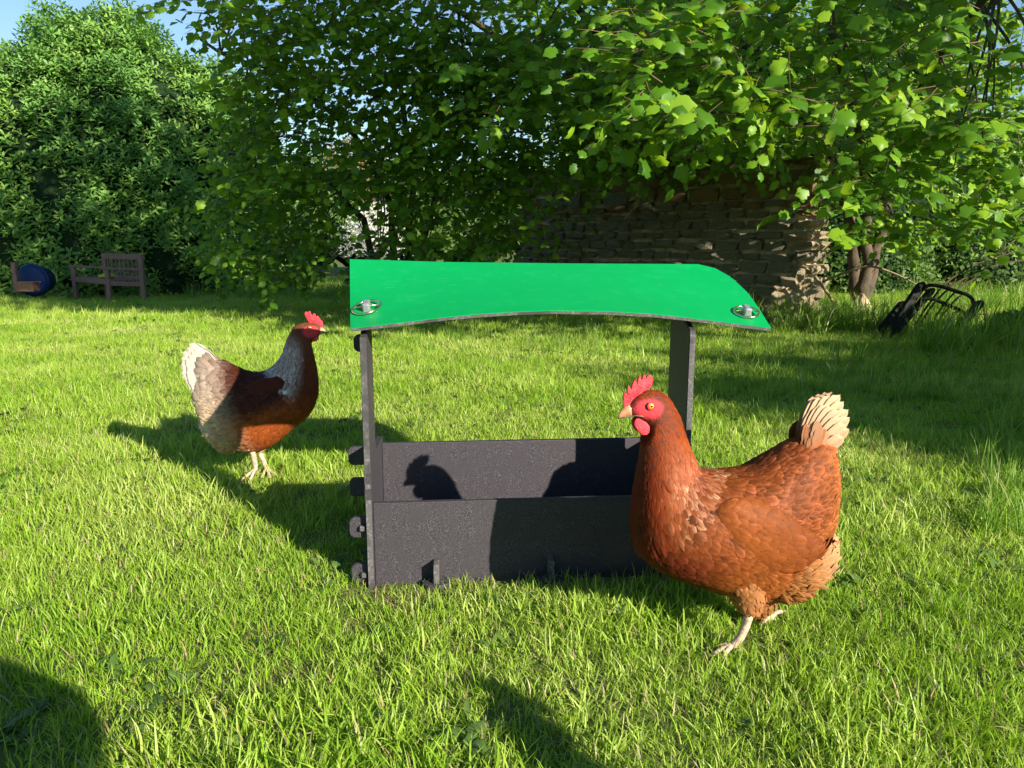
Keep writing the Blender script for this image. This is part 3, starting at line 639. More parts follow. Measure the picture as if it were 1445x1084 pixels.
def leaf_mass(name, P, A, Nn, Sz, kind, m, parent, stuff=True):
    P, A, B, Nn, Sz = frames(P, A, Nn, Sz); T, Fc = TPL[kind]; k = len(P); nv = len(T)
    wig = 1 + .15 * rng.normal(size=(k, 1, 1))
    V = P[:, None] + Sz[:, None, None] * (A[:, None] * T[None, :, 0:1] + B[:, None] * T[None, :, 1:2] * wig + Nn[:, None] * T[None, :, 2:3] * (1 + .7 * rng.normal(size=(k, 1, 1))))
    V = V.reshape(-1, 3) - (base_of(parent) if parent is not None else 0)
    me = bpy.data.meshes.new(name); me.vertices.add(len(V)); me.vertices.foreach_set('co', V.astype(np.float32).ravel())
    loops = np.concatenate([np.array(f) for f in Fc]); ls = np.array([len(f) for f in Fc]); st = np.r_[0, np.cumsum(ls)[:-1]]
    L = (loops[None] + (np.arange(k) * nv)[:, None]).ravel(); ST = (st[None] + (np.arange(k) * len(loops))[:, None]).ravel()
    me.loops.add(len(L)); me.loops.foreach_set('vertex_index', L.astype(np.int32)); me.polygons.add(len(ST)); me.polygons.foreach_set('loop_start', ST.astype(np.int32))
    me.update(calc_edges=True); me.polygons.foreach_set('use_smooth', [True] * len(me.polygons))
    a = me.attributes.new('rnd', 'FLOAT', 'POINT'); a.data.foreach_set('value', np.repeat(rng.uniform(size=k), nv).astype(np.float32))
    me.materials.append(m); o = bpy.data.objects.new(name, me); COL.objects.link(o); o.parent = parent
    if stuff: o['kind'] = 'stuff'
    return o
SHARED = {}
def leaf_parts(P, A, Nn, Sz, kind, m, parent, name='leaf'):
    P, A, B, Nn, Sz = frames(P, A, Nn, Sz)
    key = (kind, m.name)
    if key not in SHARED:
        T, Fc = TPL[kind]; SHARED[key] = []
        for v in range(4):
            Tv = T.copy(); Tv[:, 2] *= (.4, 1, 1.6, 2.1)[v]; Tv[:, 1] *= (1, .92, 1.08, .97)[v]; SHARED[key].append(make_mesh(name, Tv, Fc, m))
    bs = base_of(parent)
    for i in range(len(P)):
        o = bpy.data.objects.new(name, SHARED[key][i % 4]); COL.objects.link(o); o.parent = parent; p = P[i] - bs; s = float(Sz[i])
        o.matrix_local = Matrix(((A[i, 0] * s, B[i, 0] * s, Nn[i, 0] * s, p[0]), (A[i, 1] * s, B[i, 1] * s, Nn[i, 1] * s, p[1]), (A[i, 2] * s, B[i, 2] * s, Nn[i, 2] * s, p[2]), (0, 0, 0, 1)))
def split_leaves(P, A, Nn, Sz, kind, m, parent, nmax=300):
    """the leaves that show largest become parts of their own, the rest one mass"""
    d = P - O; Z = d[:, 1] * cp - d[:, 2] * sp; x = 722.5 + F * d[:, 0] / Z; y = 542 - F * (d[:, 1] * sp + d[:, 2] * cp) / Z
    vis = (x > 0) & (x < 1445) & (y > 0) & (y < 1084) & (Z > .3); key = np.where(vis, Sz / Z, -1); o = np.argsort(-key)
    top = o[:nmax]; top = top[key[top] > 0]; msk = np.ones(len(P), bool); msk[top] = False
    leaf_parts(P[top], A[top], Nn[top], Sz[top], kind, m, parent)
    leaf_mass('foliage', P[msk], A[msk], Nn[msk], Sz[msk], kind, m, parent)
def sprays(starts, dirs, lens, size, gap=.062, droop=.35, flat=1.0):
    P, A, Nn, Sz, tw = [], [], [], [], []
    for p, d, l in zip(starts, dirs, lens):
        d = d / np.linalg.norm(d); n_ = max(3, int(l / gap)); bend = rng.normal(size=3) * .25; pts = []; q = p.copy()
        sd = np.cross(d, [0, 0, 1.]); sd /= np.linalg.norm(sd) + 1e-9
        roll = rng.normal() * .35
        for i in range(n_ + 1):
            pts.append(q.copy()); t = i / n_
            dd = d + bend * t + np.array([0, 0, -droop * t]); dd /= np.linalg.norm(dd)
            if i > 0:
                s_ = 1 if i % 2 else -1
                if i == n_: a = dd
                else: a = dd * .55 + sd * s_ * .85
                a = a + rng.normal(size=3) * .22 + np.array([0, 0, -.25])
                up = np.array([.12, -.55, .85]) + sd * roll + rng.normal(size=3) * .34 * flat
                P.append(q + a * .012); A.append(a); Nn.append(up); Sz.append(size * rng.uniform(.5, 1.25) * (1 - .25 * (i == n_)))
            q = q + dd * l / n_
        tw.append(np.array(pts))
    return np.array(P), np.array(A), np.array(Nn), np.array(Sz), tw
def in_view(x0, x1, y0, y1, Y0, Y1, k):
    out = []
    for _ in range(k): out.append(at(rng.uniform(x0, x1), rng.uniform(y0, y1), rng.uniform(Y0, Y1)))
    return np.array(out)
def twigs(tws, r0=.0035, n=3):
    return merge([tube(t[::2] if len(t) > 5 else t, np.linspace(r0, r0 * .35, len(t[::2] if len(t) > 5 else t)), n, False) for t in tws])
def tree(name, label, cat, base, stems, zones, size, m='hazel', group=None, rstem=.05, nlinks=12, size_far=None):
    t = empty(name, base, label, cat, group)
    parts = []; allp = []
    for st in stems:
        st = np.array(st, float); s = np.linspace(0, len(st) - 1, 14); c = crom(st, s); c += rng.normal(size=c.shape) * .02
        parts.append(tube(c, np.linspace(rstem, rstem * .3, 14), 8)); allp.append(c)
    V, Fc = merge(parts); add('trunk', V, Fc, M['bark'], t)
    nodes = np.vstack([c[5:] for c in allp])
    PP = [[], [], [], []]; TW = []; br = []
    for st, out, ln, sz, dr in zones:
        k = len(st); d = out(st) + rng.normal(size=(k, 3)) * np.array([.55, .55, .28]); 
        a = sprays(st, d, ln * rng.uniform(.6, 1.35, k), sz, gap=sz * .68, droop=dr)
        for L, v in zip(PP, a[:4]): L.append(v)
        TW += a[4]
        for i in rng.choice(k, min(k, nlinks), replace=False):
            q = st[i]; j = np.argmin(np.linalg.norm(nodes - q, axis=1) + rng.uniform(0, .6, len(nodes))); b = nodes[j]
            if np.linalg.norm(b - q) > 1.5: continue
            mid = (b + q) / 2 + np.array([0, 0, .12 * np.linalg.norm(b - q)]) + rng.normal(size=3) * .05
            br.append(tube(crom(np.array([b, mid, q]), np.linspace(0, 2, 7)), np.linspace(.013, .004, 7), 5, False))
    V, Fc = merge(br); add('branch', V, Fc, M['bark'], t, kind='stuff')
    V, Fc = twigs(TW); add('twigs', V, Fc, M['twig'], t, kind='stuff')
    P, A, Nn, Sz = [np.concatenate(x) for x in PP]; split_leaves(P, A, Nn, Sz, 'hazel', M[m], t)
    return t
toward = lambda *v: (lambda st: np.tile(np.array(v, float), (len(st), 1)))
def away(c, k=1.0, add_=(0, 0, 0)):
    c = np.array(c, float); return lambda st: k * (st - c) / (np.linalg.norm(st - c, axis=1)[:, None] + 1e-9) + np.array(add_, float)
def boxz(x0, x1, y0, y1, z0, z1, k): return np.stack([rng.uniform(x0, x1, k), rng.uniform(y0, y1, k), rng.uniform(z0, z1, k)], 1)
def ellz(c, r, k, shell=.5):
    d = rng.normal(size=(k, 3)); d /= np.linalg.norm(d, axis=1)[:, None]; return np.array(c) + d * np.array(r) * rng.uniform(shell, 1, k)[:, None] ** .7

# right hazel: sunlit sprays reaching out over the lawn
tree('hazel_tree', 'bright green hazel whose sunlit sprays hang over the right half of the lawn', 'tree', (3.72, 8.2, -.1),
     [[(3.72, 8.2, -.2), (3.7, 8.2, .8), (3.3, 7.6, 1.7), (2.4, 6.2, 2.3)], [(3.75, 8.25, -.2), (3.9, 8.2, 1.0), (3.6, 7.2, 2.0), (3.3, 5.6, 2.4)], [(3.7, 8.25, -.2), (3.5, 8.3, 1.2), (2.6, 7.9, 2.2), (1.4, 6.6, 2.6)]],
     [(in_view(880, 1400, -40, 200, 3.9, 5.4, 250), toward(-.7, -.45, -.05), .42, .098, .35),
      (in_view(1180, 1500, 190, 330, 4.3, 6.4, 120), toward(-.2, -.7, -.15), .42, .085, .35),
      (in_view(1300, 1520, 60, 330, 4.6, 7.0, 70), toward(-.3, -.6, 0), .42, .085, .35),
      (in_view(1140, 1480, -60, 350, 6.4, 8.2, 260), toward(0, -.6, 0), .45, .085, .3),
      (ellz((2.6, 6.6, 3.3), (1.7, 1.6, 1.1), 170, .3), away((2.6, 6.6, 3)), .5, .10, .2)], .085, rstem=.075)
# centre hazel, in the shade of the right one
tree('hazel_tree', 'dark shaded hazel over the stone wall in the middle of the picture', 'tree', (1.6, 10.4, -.2),
     [[(1.6, 10.4, -.2), (1.5, 10.3, 1.5), (1.0, 9.0, 2.8), (.2, 7.6, 3.2)], [(1.7, 10.5, -.2), (2.0, 10.3, 1.5), (2.1, 9.4, 3.0), (2.0, 8.2, 4.0)], [(1.5, 10.5, -.2), (1.0, 10.4, 1.5), (.1, 9.8, 2.8), (-.9, 9, 3.4)], [(1.65, 10.5, -.2), (1.7, 10.6, 2), (1.6, 10.2, 3.6), (1.4, 9.5, 5)], [(1.8, 10.5, -.2), (2.5, 10.2, 1.5), (3.0, 9.4, 2.8)]],
     [(in_view(640, 960, -60, 170, 5.8, 7.6, 170), toward(-.3, -.6, -.1), .5, .092, .35),
      (in_view(600, 900, 60, 250, 7.6, 9.2, 430), toward(-.3, -.5, -.2), .5, .09, .35),
      (in_view(860, 1180, 60, 230, 7.0, 8.6, 300), toward(-.2, -.6, -.2), .5, .09, .35),
      (in_view(700, 1445, -60, 260, 9.0, 11.0, 900), toward(0, -.4, 0), .6, .10, .3),
      (in_view(680, 790, 230, 380, 9.2, 10.4, 60), toward(-.2, -.5, -.3), .45, .08, .35),
      (ellz((1.6, 8.4, 4.4), (2.6, 2.4, 2.2), 420, .35), away((1.6, 8.4, 4)), .6, .12, .2)], .09, rstem=.085)
tree('added_hazel', 'unseen high crowned hazel added beyond the right edge to shade the middle of the garden', 'tree', (5.6, 3.4, 0),  # unseen tree, added to keep sun off the middle canopy
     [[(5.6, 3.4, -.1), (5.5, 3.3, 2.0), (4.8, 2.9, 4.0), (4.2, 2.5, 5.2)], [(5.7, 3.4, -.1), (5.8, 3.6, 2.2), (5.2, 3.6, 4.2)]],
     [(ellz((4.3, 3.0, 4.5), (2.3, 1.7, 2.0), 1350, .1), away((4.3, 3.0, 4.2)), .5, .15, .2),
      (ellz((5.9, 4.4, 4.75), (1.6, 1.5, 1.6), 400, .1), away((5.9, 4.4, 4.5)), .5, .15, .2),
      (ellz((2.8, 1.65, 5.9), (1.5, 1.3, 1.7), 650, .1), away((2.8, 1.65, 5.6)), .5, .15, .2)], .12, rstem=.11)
# left hazel with sky showing through
tree('hazel_tree', 'thin crowned dark hazel leaning over the laurel with sky showing through its leaves', 'tree', (-1.5, 9.6, -.2),
     [[(-1.5, 9.6, -.2), (-1.5, 9.5, 1.2), (-2.1, 8.9, 2.2), (-3.2, 8.4, 2.7)], [(-1.4, 9.6, -.2), (-1.2, 9.5, 1.4), (-1.3, 8.9, 2.6), (-1.8, 8, 3.6)], [(-1.55, 9.65, -.2), (-1.9, 9.6, 1), (-2.5, 9.5, 1.6), (-3.3, 9.2, 1.7)], [(-1.4, 9.6, -.2), (-.9, 9.4, 1.2), (-.6, 8.9, 2.2), (-.5, 8.2, 3.0)]],
     [(in_view(360, 640, -60, 110, 6.8, 8.8, 400), toward(-.6, -.4, -.15), .5, .092, .4),
      (in_view(350, 560, 100, 260, 7.4, 9.2, 280), toward(-.6, -.4, -.2), .5, .088, .4),
      (in_view(310, 470, 230, 395, 8.0, 9.8, 260), toward(-.5, -.4, -.2), .45, .085, .4),
      (in_view(540, 740, 190, 350, 7.6, 9.0, 230), toward(-.3, -.5, -.2), .45, .088, .4),
      (in_view(560, 740, 40, 200, 7.6, 9.0, 210), toward(-.3, -.5, -.2), .45, .088, .4),
      (in_view(470, 740, 330, 415, 8.4, 9.6, 70), toward(-.2, -.5, -.1), .4, .08, .3),
      (in_view(250, 420, -40, 30, 6.4, 7.4, 22), toward(-.8, -.2, -.15), .5, .09, .3),
      (ellz((-1.0, 7.6, 5.0), (2.7, 1.7, 1.85), 700, .15), away((-1.0, 7.8, 4.6)), .6, .13, .2)], .09, rstem=.05)

# laurel on the far left
def bumpy(c, r, k, seed, lo=.9, front=True):
    d = rng.normal(size=(k * 3, 3)); d /= np.linalg.norm(d, axis=1)[:, None]; d = d[(d[:, 2] > -.35) & ((d[:, 1] < .35) if front else True)][:k]
    b = 1 + .05 * np.sin(d[:, 0] * 7 + seed) * np.cos(d[:, 2] * 6 + seed) + .045 * np.sin(d[:, 0] * 17 + 2 * seed + d[:, 2] * 9) + .03 * np.sin(d[:, 1] * 21 + d[:, 2] * 23)
    return np.array(c) + d * np.array(r) * (b * rng.uniform(lo, 1.0, len(d)))[:, None], d / np.array(r) / np.linalg.norm(d / np.array(r), axis=1)[:, None]
lc, lr = np.array((-7.95, 15.8, .6)), np.array((3.75, 2.5, 4.4))
laurel = empty('laurel_bush', (lc[0], lc[1], -.3), 'huge rounded laurel bush with glossy leaves filling the left edge behind the bench', 'bush')
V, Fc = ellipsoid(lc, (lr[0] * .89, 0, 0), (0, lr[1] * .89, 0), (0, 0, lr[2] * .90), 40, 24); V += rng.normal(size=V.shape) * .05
add('shade_core', V, Fc, M['inner'], laurel)  # solid blob, coloured dark for the laurel's shaded inside
add('trunk', *tube([lc * [1, 1, 0] + [0, 0, -.4], lc + [0, 0, .5]], .12, 8), M['bark'], laurel)
P0, N0 = bumpy(lc, lr, 14000, 1.3, .88)
Pz, Az, Nz, Sz = [], [], [], []
for p, n in zip(P0, N0):
    if p[2] < -.38: continue
    ax = n * .8 + np.array([0, 0, .75]) + rng.normal(size=3) * .3; ax /= np.linalg.norm(ax); k = 6; e1 = np.cross(ax, [.3, .5, .1]); e1 /= np.linalg.norm(e1); e2 = np.cross(ax, e1); f0 = rng.uniform(0, 6)
    sz = rng.uniform(.10, .17)
    for i in range(k):
        f = f0 + i * 2.4; rad = math.cos(f) * e1 + math.sin(f) * e2; op = .45 + .09 * (k - i)
        Pz.append(p - ax * .022 * (k - i)); Az.append(ax * (1.15 - op) + rad * op); Nz.append(ax - rad * .3); Sz.append(sz * (1 - .05 * i))
split_leaves(np.array(Pz), np.array(Az), np.array(Nz), np.array(Sz), 'laurel', M['laurel'], laurel)

# shrubs beyond
def shrub(name, label, c, r, k, size, m, kind='far', group=None, cat='shrub', core=True, lo=.72, front=False):
    c = np.array(c, float); r = np.array(r, float)
    t = empty(name, (c[0], c[1], float(gz(c[0], c[1]))), label, cat, group)
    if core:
        V, Fc = ellipsoid(c, (r[0] * .72, 0, 0), (0, r[1] * .72, 0), (0, 0, r[2] * .74), 20, 12); add('shade_core', V + rng.normal(size=V.shape) * .04, Fc, M['inner'], t)  # solid core painted as the shaded depth behind the leaves
    sd = rng.uniform(0, 9); P, Nn = bumpy(c, r, k, sd, lo, front); A = Nn * .4 + rng.normal(size=P.shape) * .7 + [0, 0, .2]
    leaf_mass('foliage', P, A, Nn + rng.normal(size=P.shape) * .5 + [0, 0, .4], size * rng.uniform(.6, 1.3, len(P)), kind, m, t)
    add('trunk', *tube([(c[0], c[1], float(gz(c[0], c[1])) - .1), tuple(c)], .05, 6), M['bark'], t); return t
shrub('blossom_bush', 'white blossoming bush glimpsed through the hazel left of the green roof', (-4.15, 24, .6), (1.15, 1.0, 1.3), 4200, .09, M['blossom'], core=False, cat='bush', lo=.3)
GR = 'distant shrubs behind the garden'
lab_far = 'sunlit distant shrub seen in gaps of the trees beyond the garden'
for i, (x, y, h_, w_, mm) in enumerate([(-7.0, 27, 3.6, 2.2, 'scrub'), (-5.6, 28, 4.2, 2.0, 'redleaf'), (-3.6, 28, 3.6, 2.0, 'scrub'), (-1.4, 27, 3.2, 2.2, 'scrub'), (1.5, 28, 3.6, 2.6, 'scrub'), (5, 27, 4.0, 3.0, 'scrub'), (9, 27, 4.6, 3.2, 'scrub'), (13.5, 28, 5.0, 3.4, 'scrub'), (18.5, 28, 5, 3.4, 'scrub'), (-2.9, 25.3, 1.8, 1.0, 'scrub')]):
    shrub('distant_shrub', 'distant shrub with reddish young shoots seen between the hazel leaves' if mm == 'redleaf' else lab_far, (x, y, h_ * .4), (w_, 1.5, h_ * .62), 3400 if i < 4 else 1900, .17, M[mm], group=None if mm == 'redleaf' else GR, front=True)
rl = ['low grey green scrub at the right edge behind the black chair frame', 'mid green bush between the tree trunk and the black chair frame', 'pale leafy bush beyond the sunlit grass on the right', 'tall dark bush behind the hazel leaves at the right edge', 'large dark bush filling the gap behind the stone wall', 'round shaded bush rising behind the right end of the wall']
for (x, y, w_, h_, k, m), l in zip([(7.9, 13.0, 1.3, .85, 2400, 'scrub'), (5.6, 12.6, 1.2, .75, 2200, 'scrub'), (9.2, 16.5, 2.0, 1.5, 2400, 'scrub'), (9.5, 19, 3.0, 3.4, 3200, 'hazel'), (2.9, 14.4, 2.8, 4.6, 5200, 'laurel'), (6.9, 15.5, 2.8, 4.4, 4600, 'hazel')], rl):
    shrub('shrub', l, (x, y, h_ * .45 - .2), (w_, w_ * .7, h_), k, .085 if w_ < 1.5 else .12, M[m], front=True)
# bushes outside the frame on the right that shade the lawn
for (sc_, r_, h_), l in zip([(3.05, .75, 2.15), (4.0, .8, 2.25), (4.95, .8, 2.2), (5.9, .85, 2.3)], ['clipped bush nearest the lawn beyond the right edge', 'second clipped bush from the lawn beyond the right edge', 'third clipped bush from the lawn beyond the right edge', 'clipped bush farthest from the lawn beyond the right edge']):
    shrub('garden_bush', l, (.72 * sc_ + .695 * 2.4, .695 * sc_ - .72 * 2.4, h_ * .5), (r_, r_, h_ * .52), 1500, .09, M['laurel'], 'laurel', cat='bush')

# dark low bush at the right edge of the lawn
shrub('low_bush', 'dark low leafy bush at the right edge below the black chair frame', tuple(at(1450, 478, 5.6) + [0.1, 0, -.0]), (.42, .4, .22), 900, .06, M['ivy'], 'ivy', cat='bush')

# ---------------------------------------------------------------- stone wall
M['stone'] = mat('grey_wall_stone', (.30, .27, .20), .9, .2, noise=[(5, 6, (.45, .40, .27), .45, .7), (30, 5, (.06, .062, .045), .5, .7)], bump=(26, 1, .02))
M['stone_red'] = mat('rust_brown_stone', (.40, .25, .14), .9, .2, noise=[(5, 6, (.36, .26, .15), .45, .7), (30, 5, (.13, .08, .05), .5, .7)], bump=(26, 1, .02))
M['mortar'] = mat('lime_mortar', (.55, .47, .30), .95, .1, noise=[(7, 6, (.22, .21, .12), .4, .7)], bump=(22, 1, .03))
M['pale_stone'] = mat('pale_rubble', (.48, .38, .24), .9, .2, noise=[(8, 6, (.34, .25, .15), .4, .7), (30, 3, (.55, .47, .33), .5, .7)], bump=(30, 1, .02))
def rock(seed, rough=.13):
    r = np.random.default_rng(seed); g = np.linspace(-1, 1, 3); V = {}; L = []; Fc = []
    for fx in range(3):
        for s_ in (-1, 1):
            for a in range(2):
                for b in range(2):
                    q = []
                    for da, db in ((0, 0), (1, 0), (1, 1), (0, 1)):
                        c = [0, 0, 0]; c[fx] = s_; c[(fx + 1) % 3] = g[a + da]; c[(fx + 2) % 3] = g[b + db]; c = tuple(c)
                        if c not in V: V[c] = len(L); L.append(c)
                        q.append(V[c])
                    Fc.append(tuple(q if s_ > 0 else q[::-1]))
    L = np.array(L, float); k = np.sum(np.abs(L) > .5, 1); L = L * np.where(k == 3, .86, np.where(k == 2, .96, 1.06))[:, None] + r.normal(size=L.shape) * rough
    return L, Fc
ROCK = {}
def rock_mesh(m, v):
    if (m, v) not in ROCK: L, Fc = rock(v); ROCK[m, v] = make_mesh('stone', L, Fc, M[m], smooth=False)
    return ROCK[m, v]
WA, WB = np.array([3.07, 8.0]), np.array([.12, 11.1]); WL = np.linalg.norm(WB - WA); wd = (WB - WA) / WL; wn = np.array([-wd[1], wd[0]]); wn = wn if wn[1] < 0 else -wn
wall = empty('stone_wall', (WA[0], WA[1], -.15), 'old rubble stone wall with ragged right end standing in the shade behind the feeder', 'wall')
def wp(u, v, z): p = WA + wd * u - wn * v; return np.array([p[0], p[1], z])     # v: depth into the wall
V, Fc = box(wp(WL / 2 + .06, .23, .62), np.append(wd, 0) * (WL / 2 - .06), np.append(wn, 0) * .185, np.array([0, 0, .86]))
add('mortar_core', V, Fc, M['mortar'], wall, smooth=False)
def stone(u0, u1, z0, z1, v0, v1, m, i, par=wall, name='stone'):
    c = wp((u0 + u1) / 2, (v0 + v1) / 2, (z0 + z1) / 2) - base_of(par); o = bpy.data.objects.new(name, rock_mesh(m, i % 7)); COL.objects.link(o); o.parent = par
    a = np.append(wd, 0) * (u1 - u0) / 2; b = np.append(wn, 0) * (v1 - v0) / 2; t = rng.normal() * .055
    ca, sa = math.cos(t), math.sin(t); e = np.array([0, 0, (z1 - z0) / 2]); a2 = a * ca; a2[2] += sa * np.linalg.norm(a)
    sg = rng.choice([-1, 1]); o.matrix_local = Matrix(((a2[0] * sg, b[0], e[0], c[0]), (a2[1] * sg, b[1], e[1], c[1]), (a2[2] * sg, b[2], e[2], c[2]), (0, 0, 0, 1)))
z = -.2; n_ = 0
while z < 1.5:
    big = z > 1.05; hgt = rng.uniform(.15, .17) if big else rng.uniform(.085, .145); u = rng.uniform(-.05, .03) if not big else 0.0; first = True
    if z + hgt > 1.55: hgt = 1.55 - z
    while u < WL - .05:
        l = rng.uniform(.26, .46) if big else rng.uniform(.16, .38); m = 'stone_red' if z > .98 and (z > 1.15 or rng.uniform() < .6) else 'stone'
        if first: l *= 1.1
        pr = rng.uniform(-.02, .022); gp = .010
        hh = hgt * rng.uniform(.68, 1.04); zj = rng.uniform(-.012, .014)
        stone(u + gp, u + l - gp, z + gp * .7 + zj, z + hh + zj, -.02 + pr, .46 if first else .16, m if not first else ('stone_red' if z > .9 else 'pale_stone' if rng.uniform() < .4 else 'stone'), n_); u += l; first = False; n_ += 1
    z += hgt
# ragged top
for i in range(9):
    u = .1 + i * .5 + rng.uniform(-.1, .1); stone(u, u + rng.uniform(.2, .4), 1.56, 1.56 + rng.uniform(.05, .1), .0, .4, 'stone_red', i)
# fallen rubble at the foot of the right end
rub = empty('rubble_heap', tuple(on_ground(1118, 452)), 'heap of pale fallen stones in sunlight at the right foot of the wall', 'rubble')
for i, (px, py, s_) in enumerate([(1098, 424, .10), (1120, 418, .13), (1140, 426, .11), (1108, 438, .09), (1130, 440, .10), (1150, 414, .09), (1088, 436, .08), (1118, 402, .11), (1138, 398, .08), (1104, 410, .09), (1150, 436, .09), (1128, 388, .07), (1165, 440, .07), (1218, 440, .10), (1214, 425, .06)]):
    p = at(px, py, 7.55 + .02 * (i % 5)) - base_of(rub); o = bpy.data.objects.new('stone', rock_mesh('pale_stone', i % 7)); COL.objects.link(o); o.parent = rub
    o.location = p; o.rotation_euler = (rng.uniform(0, 3), rng.uniform(0, 3), rng.uniform(0, 3)); o.scale = (s_ * .85, s_ * .7, s_ * .55)
mb = empty('mossy_mound', tuple(on_ground(1190, 470)), 'low earth mound with moss under the hazel trunk', 'mound')
M['moss'] = mat('moss_and_earth', (.06, .07, .02), .95, .1, noise=[(9, 5, (.10, .085, .045), .45, .65)], bump=(30, 1, .03))
V, Fc = ellipsoid(at(1150, 462, 7.7), (.75, 0, 0), (0, .45, 0), (0, 0, .20), 28, 14); V += rng.normal(size=V.shape) * .018; add('earth', V, Fc, M['moss'], mb)

# ---------------------------------------------------------------- sticks, logs, chair frame, hoops
M['deadwood'] = mat('dead_wood', (.34, .25, .16), .85, .2, noise=(14, 4, (.20, .14, .09), .4, .65), bump=(50, .8, .01))
M['palewood'] = mat('split_pale_wood', (.55, .42, .32), .85, .2, noise=(14, 4, (.36, .22, .16), .45, .65), bump=(40, .8, .01))
M['chairblack'] = mat('black_plastic_chair', (.005, .005, .005), .6, .2, noise=(30, 3, (.010, .011, .010), .5, .7))
M['rust'] = mat('rusty_wire', (.06, .04, .03), .85, .2)
def rod(name, pts, r, m, label, cat, group=None, n=8, parent=None):
    P = [at(*p) for p in pts]; o = add(name, *curve_tube(P, r, r * .6, n, 18), M[m], parent)
    if parent is None: setp(o, label, cat, group)
    return o
rod('stick', [(1150, 390, 7.3), (1172, 420, 7.2), (1190, 452, 7.1), (1202, 476, 6.9)], .016, 'deadwood', 'straight bare stick leaning from the rubble down into the grass', 'stick')
rod('dead_branch', [(1160, 398, 7.2), (1195, 384, 7.1), (1226, 376, 7.0), (1262, 386, 6.9), (1294, 402, 6.8)], .012, 'deadwood', 'thin arched pale branch crossing in front of the hazel trunk', 'branch')
rod('dead_branch', [(1160, 366, 7.5), (1178, 352, 7.4), (1192, 346, 7.2)], .009, 'deadwood', 'short pale twig rising above the leaning stick', 'branch')
rod('log', [(1080, 456, 6.9), (1102, 450, 6.95), (1128, 446, 7.0)], .045, 'bark', 'short dark log lying at the corner of the green roof', 'log', n=12)
rod('bare_vine', [(880, 310, 8.3), (892, 296, 8.3), (902, 276, 8.2), (908, 262, 8.2)], .008, 'deadwood', 'bare curling vine stem hanging in front of the wall', 'vine')
V, Fc = box(at(1222, 462, 7.0), (.07, .02, 0), (-.02, .07, 0), (0, 0, .10)); bevel(setp(add('wood_block', V, Fc, M['palewood']), 'upright sawn wooden block beside the black chair frame', 'wood block'), .02)
P = [at(x, y, 7.3) for x, y in ((1210, 446), (1212, 425), (1217, 414), (1224, 424), (1230, 436), (1232, 450))]
setp(add('bark_slab', *plate(P, (0, 1, 0), .06), M['palewood']), 'pale pointed slab of split wood against the dark tree trunk', 'wood slab')
ch = empty('chair_frame', tuple(on_ground(1310, 482)), 'black folded garden chair frame lying tilted in the weeds', 'chair')
def bar(p, q, w, nm='arm_rail'):
    a, b = at(*p), at(*q); d = b - a; L = np.linalg.norm(d); d /= L; s_ = np.cross(d, [0, 1, 0.]); s_ /= np.linalg.norm(s_); f = np.cross(s_, d)
    pts = [a + d * (L * .5 + L * .5 * x) + s_ * w * y for x, y in [(-1, -.8), (-1, .8), (.9, 1), (1, .6), (1.02, 0), (1, -.6), (.9, -1)]]
    bevel(add(nm, *plate(pts, f, .05), M['chairblack'], ch, smooth=False), .006)
bar((1246, 482, 5.55), (1302, 400, 5.75), .030); bar((1262, 470, 5.75), (1316, 408, 5.95), .022, 'side_rail'); bar((1338, 480, 5.3), (1384, 426, 5.45), .026); bar((1345, 478, 5.38), (1362, 452, 5.42), .012, 'side_rail')
bar((1240, 470, 5.8), (1276, 428, 5.9), .035, 'seat_panel')
for pts in ([(1304, 410, 5.7), (1310, 403, 5.7), (1326, 404, 5.68), (1352, 412, 5.62), (1368, 418, 5.58), (1374, 428, 5.55), (1372, 436, 5.5)], [(1298, 422, 5.66), (1316, 422, 5.64), (1340, 432, 5.6), (1358, 440, 5.56), (1362, 450, 5.5), (1354, 470, 5.45)]):
    add('bent_tube', *curve_tube([at(*p) for p in pts], .014, .013, 10, 30), M['chairblack'], ch)
for i, (pts, l) in enumerate([([(1292, 458, 5.9), (1310, 430, 5.9), (1340, 395, 6.0), (1390, 368, 6.2), (1450, 352, 6.4)], 'uppermost long arching hoop of rusty wire above the chair frame'), ([(1296, 462, 5.85), (1318, 428, 5.85), (1352, 398, 5.95), (1400, 376, 6.1), (1450, 366, 6.3)], 'second arching hoop of rusty wire above the chair frame'), ([(1310, 464, 5.8), (1332, 430, 5.8), (1360, 402, 5.9), (1405, 380, 6.0)], 'middle wire hoop ending above the right chair rail'), ([(1318, 462, 5.78), (1334, 440, 5.8), (1352, 420, 5.85), (1372, 408, 5.9)], 'short inner wire hoop inside the chair frame'), ([(1340, 448, 6.1), (1352, 440, 6.1), (1392, 444, 6.2), (1450, 448, 6.3)], 'low nearly level rusty wire right of the chair frame')]):
    rod('wire_hoop', pts, .009, 'rust', l, 'wire hoop', 'rusty wire hoops by the chair frame', 6)

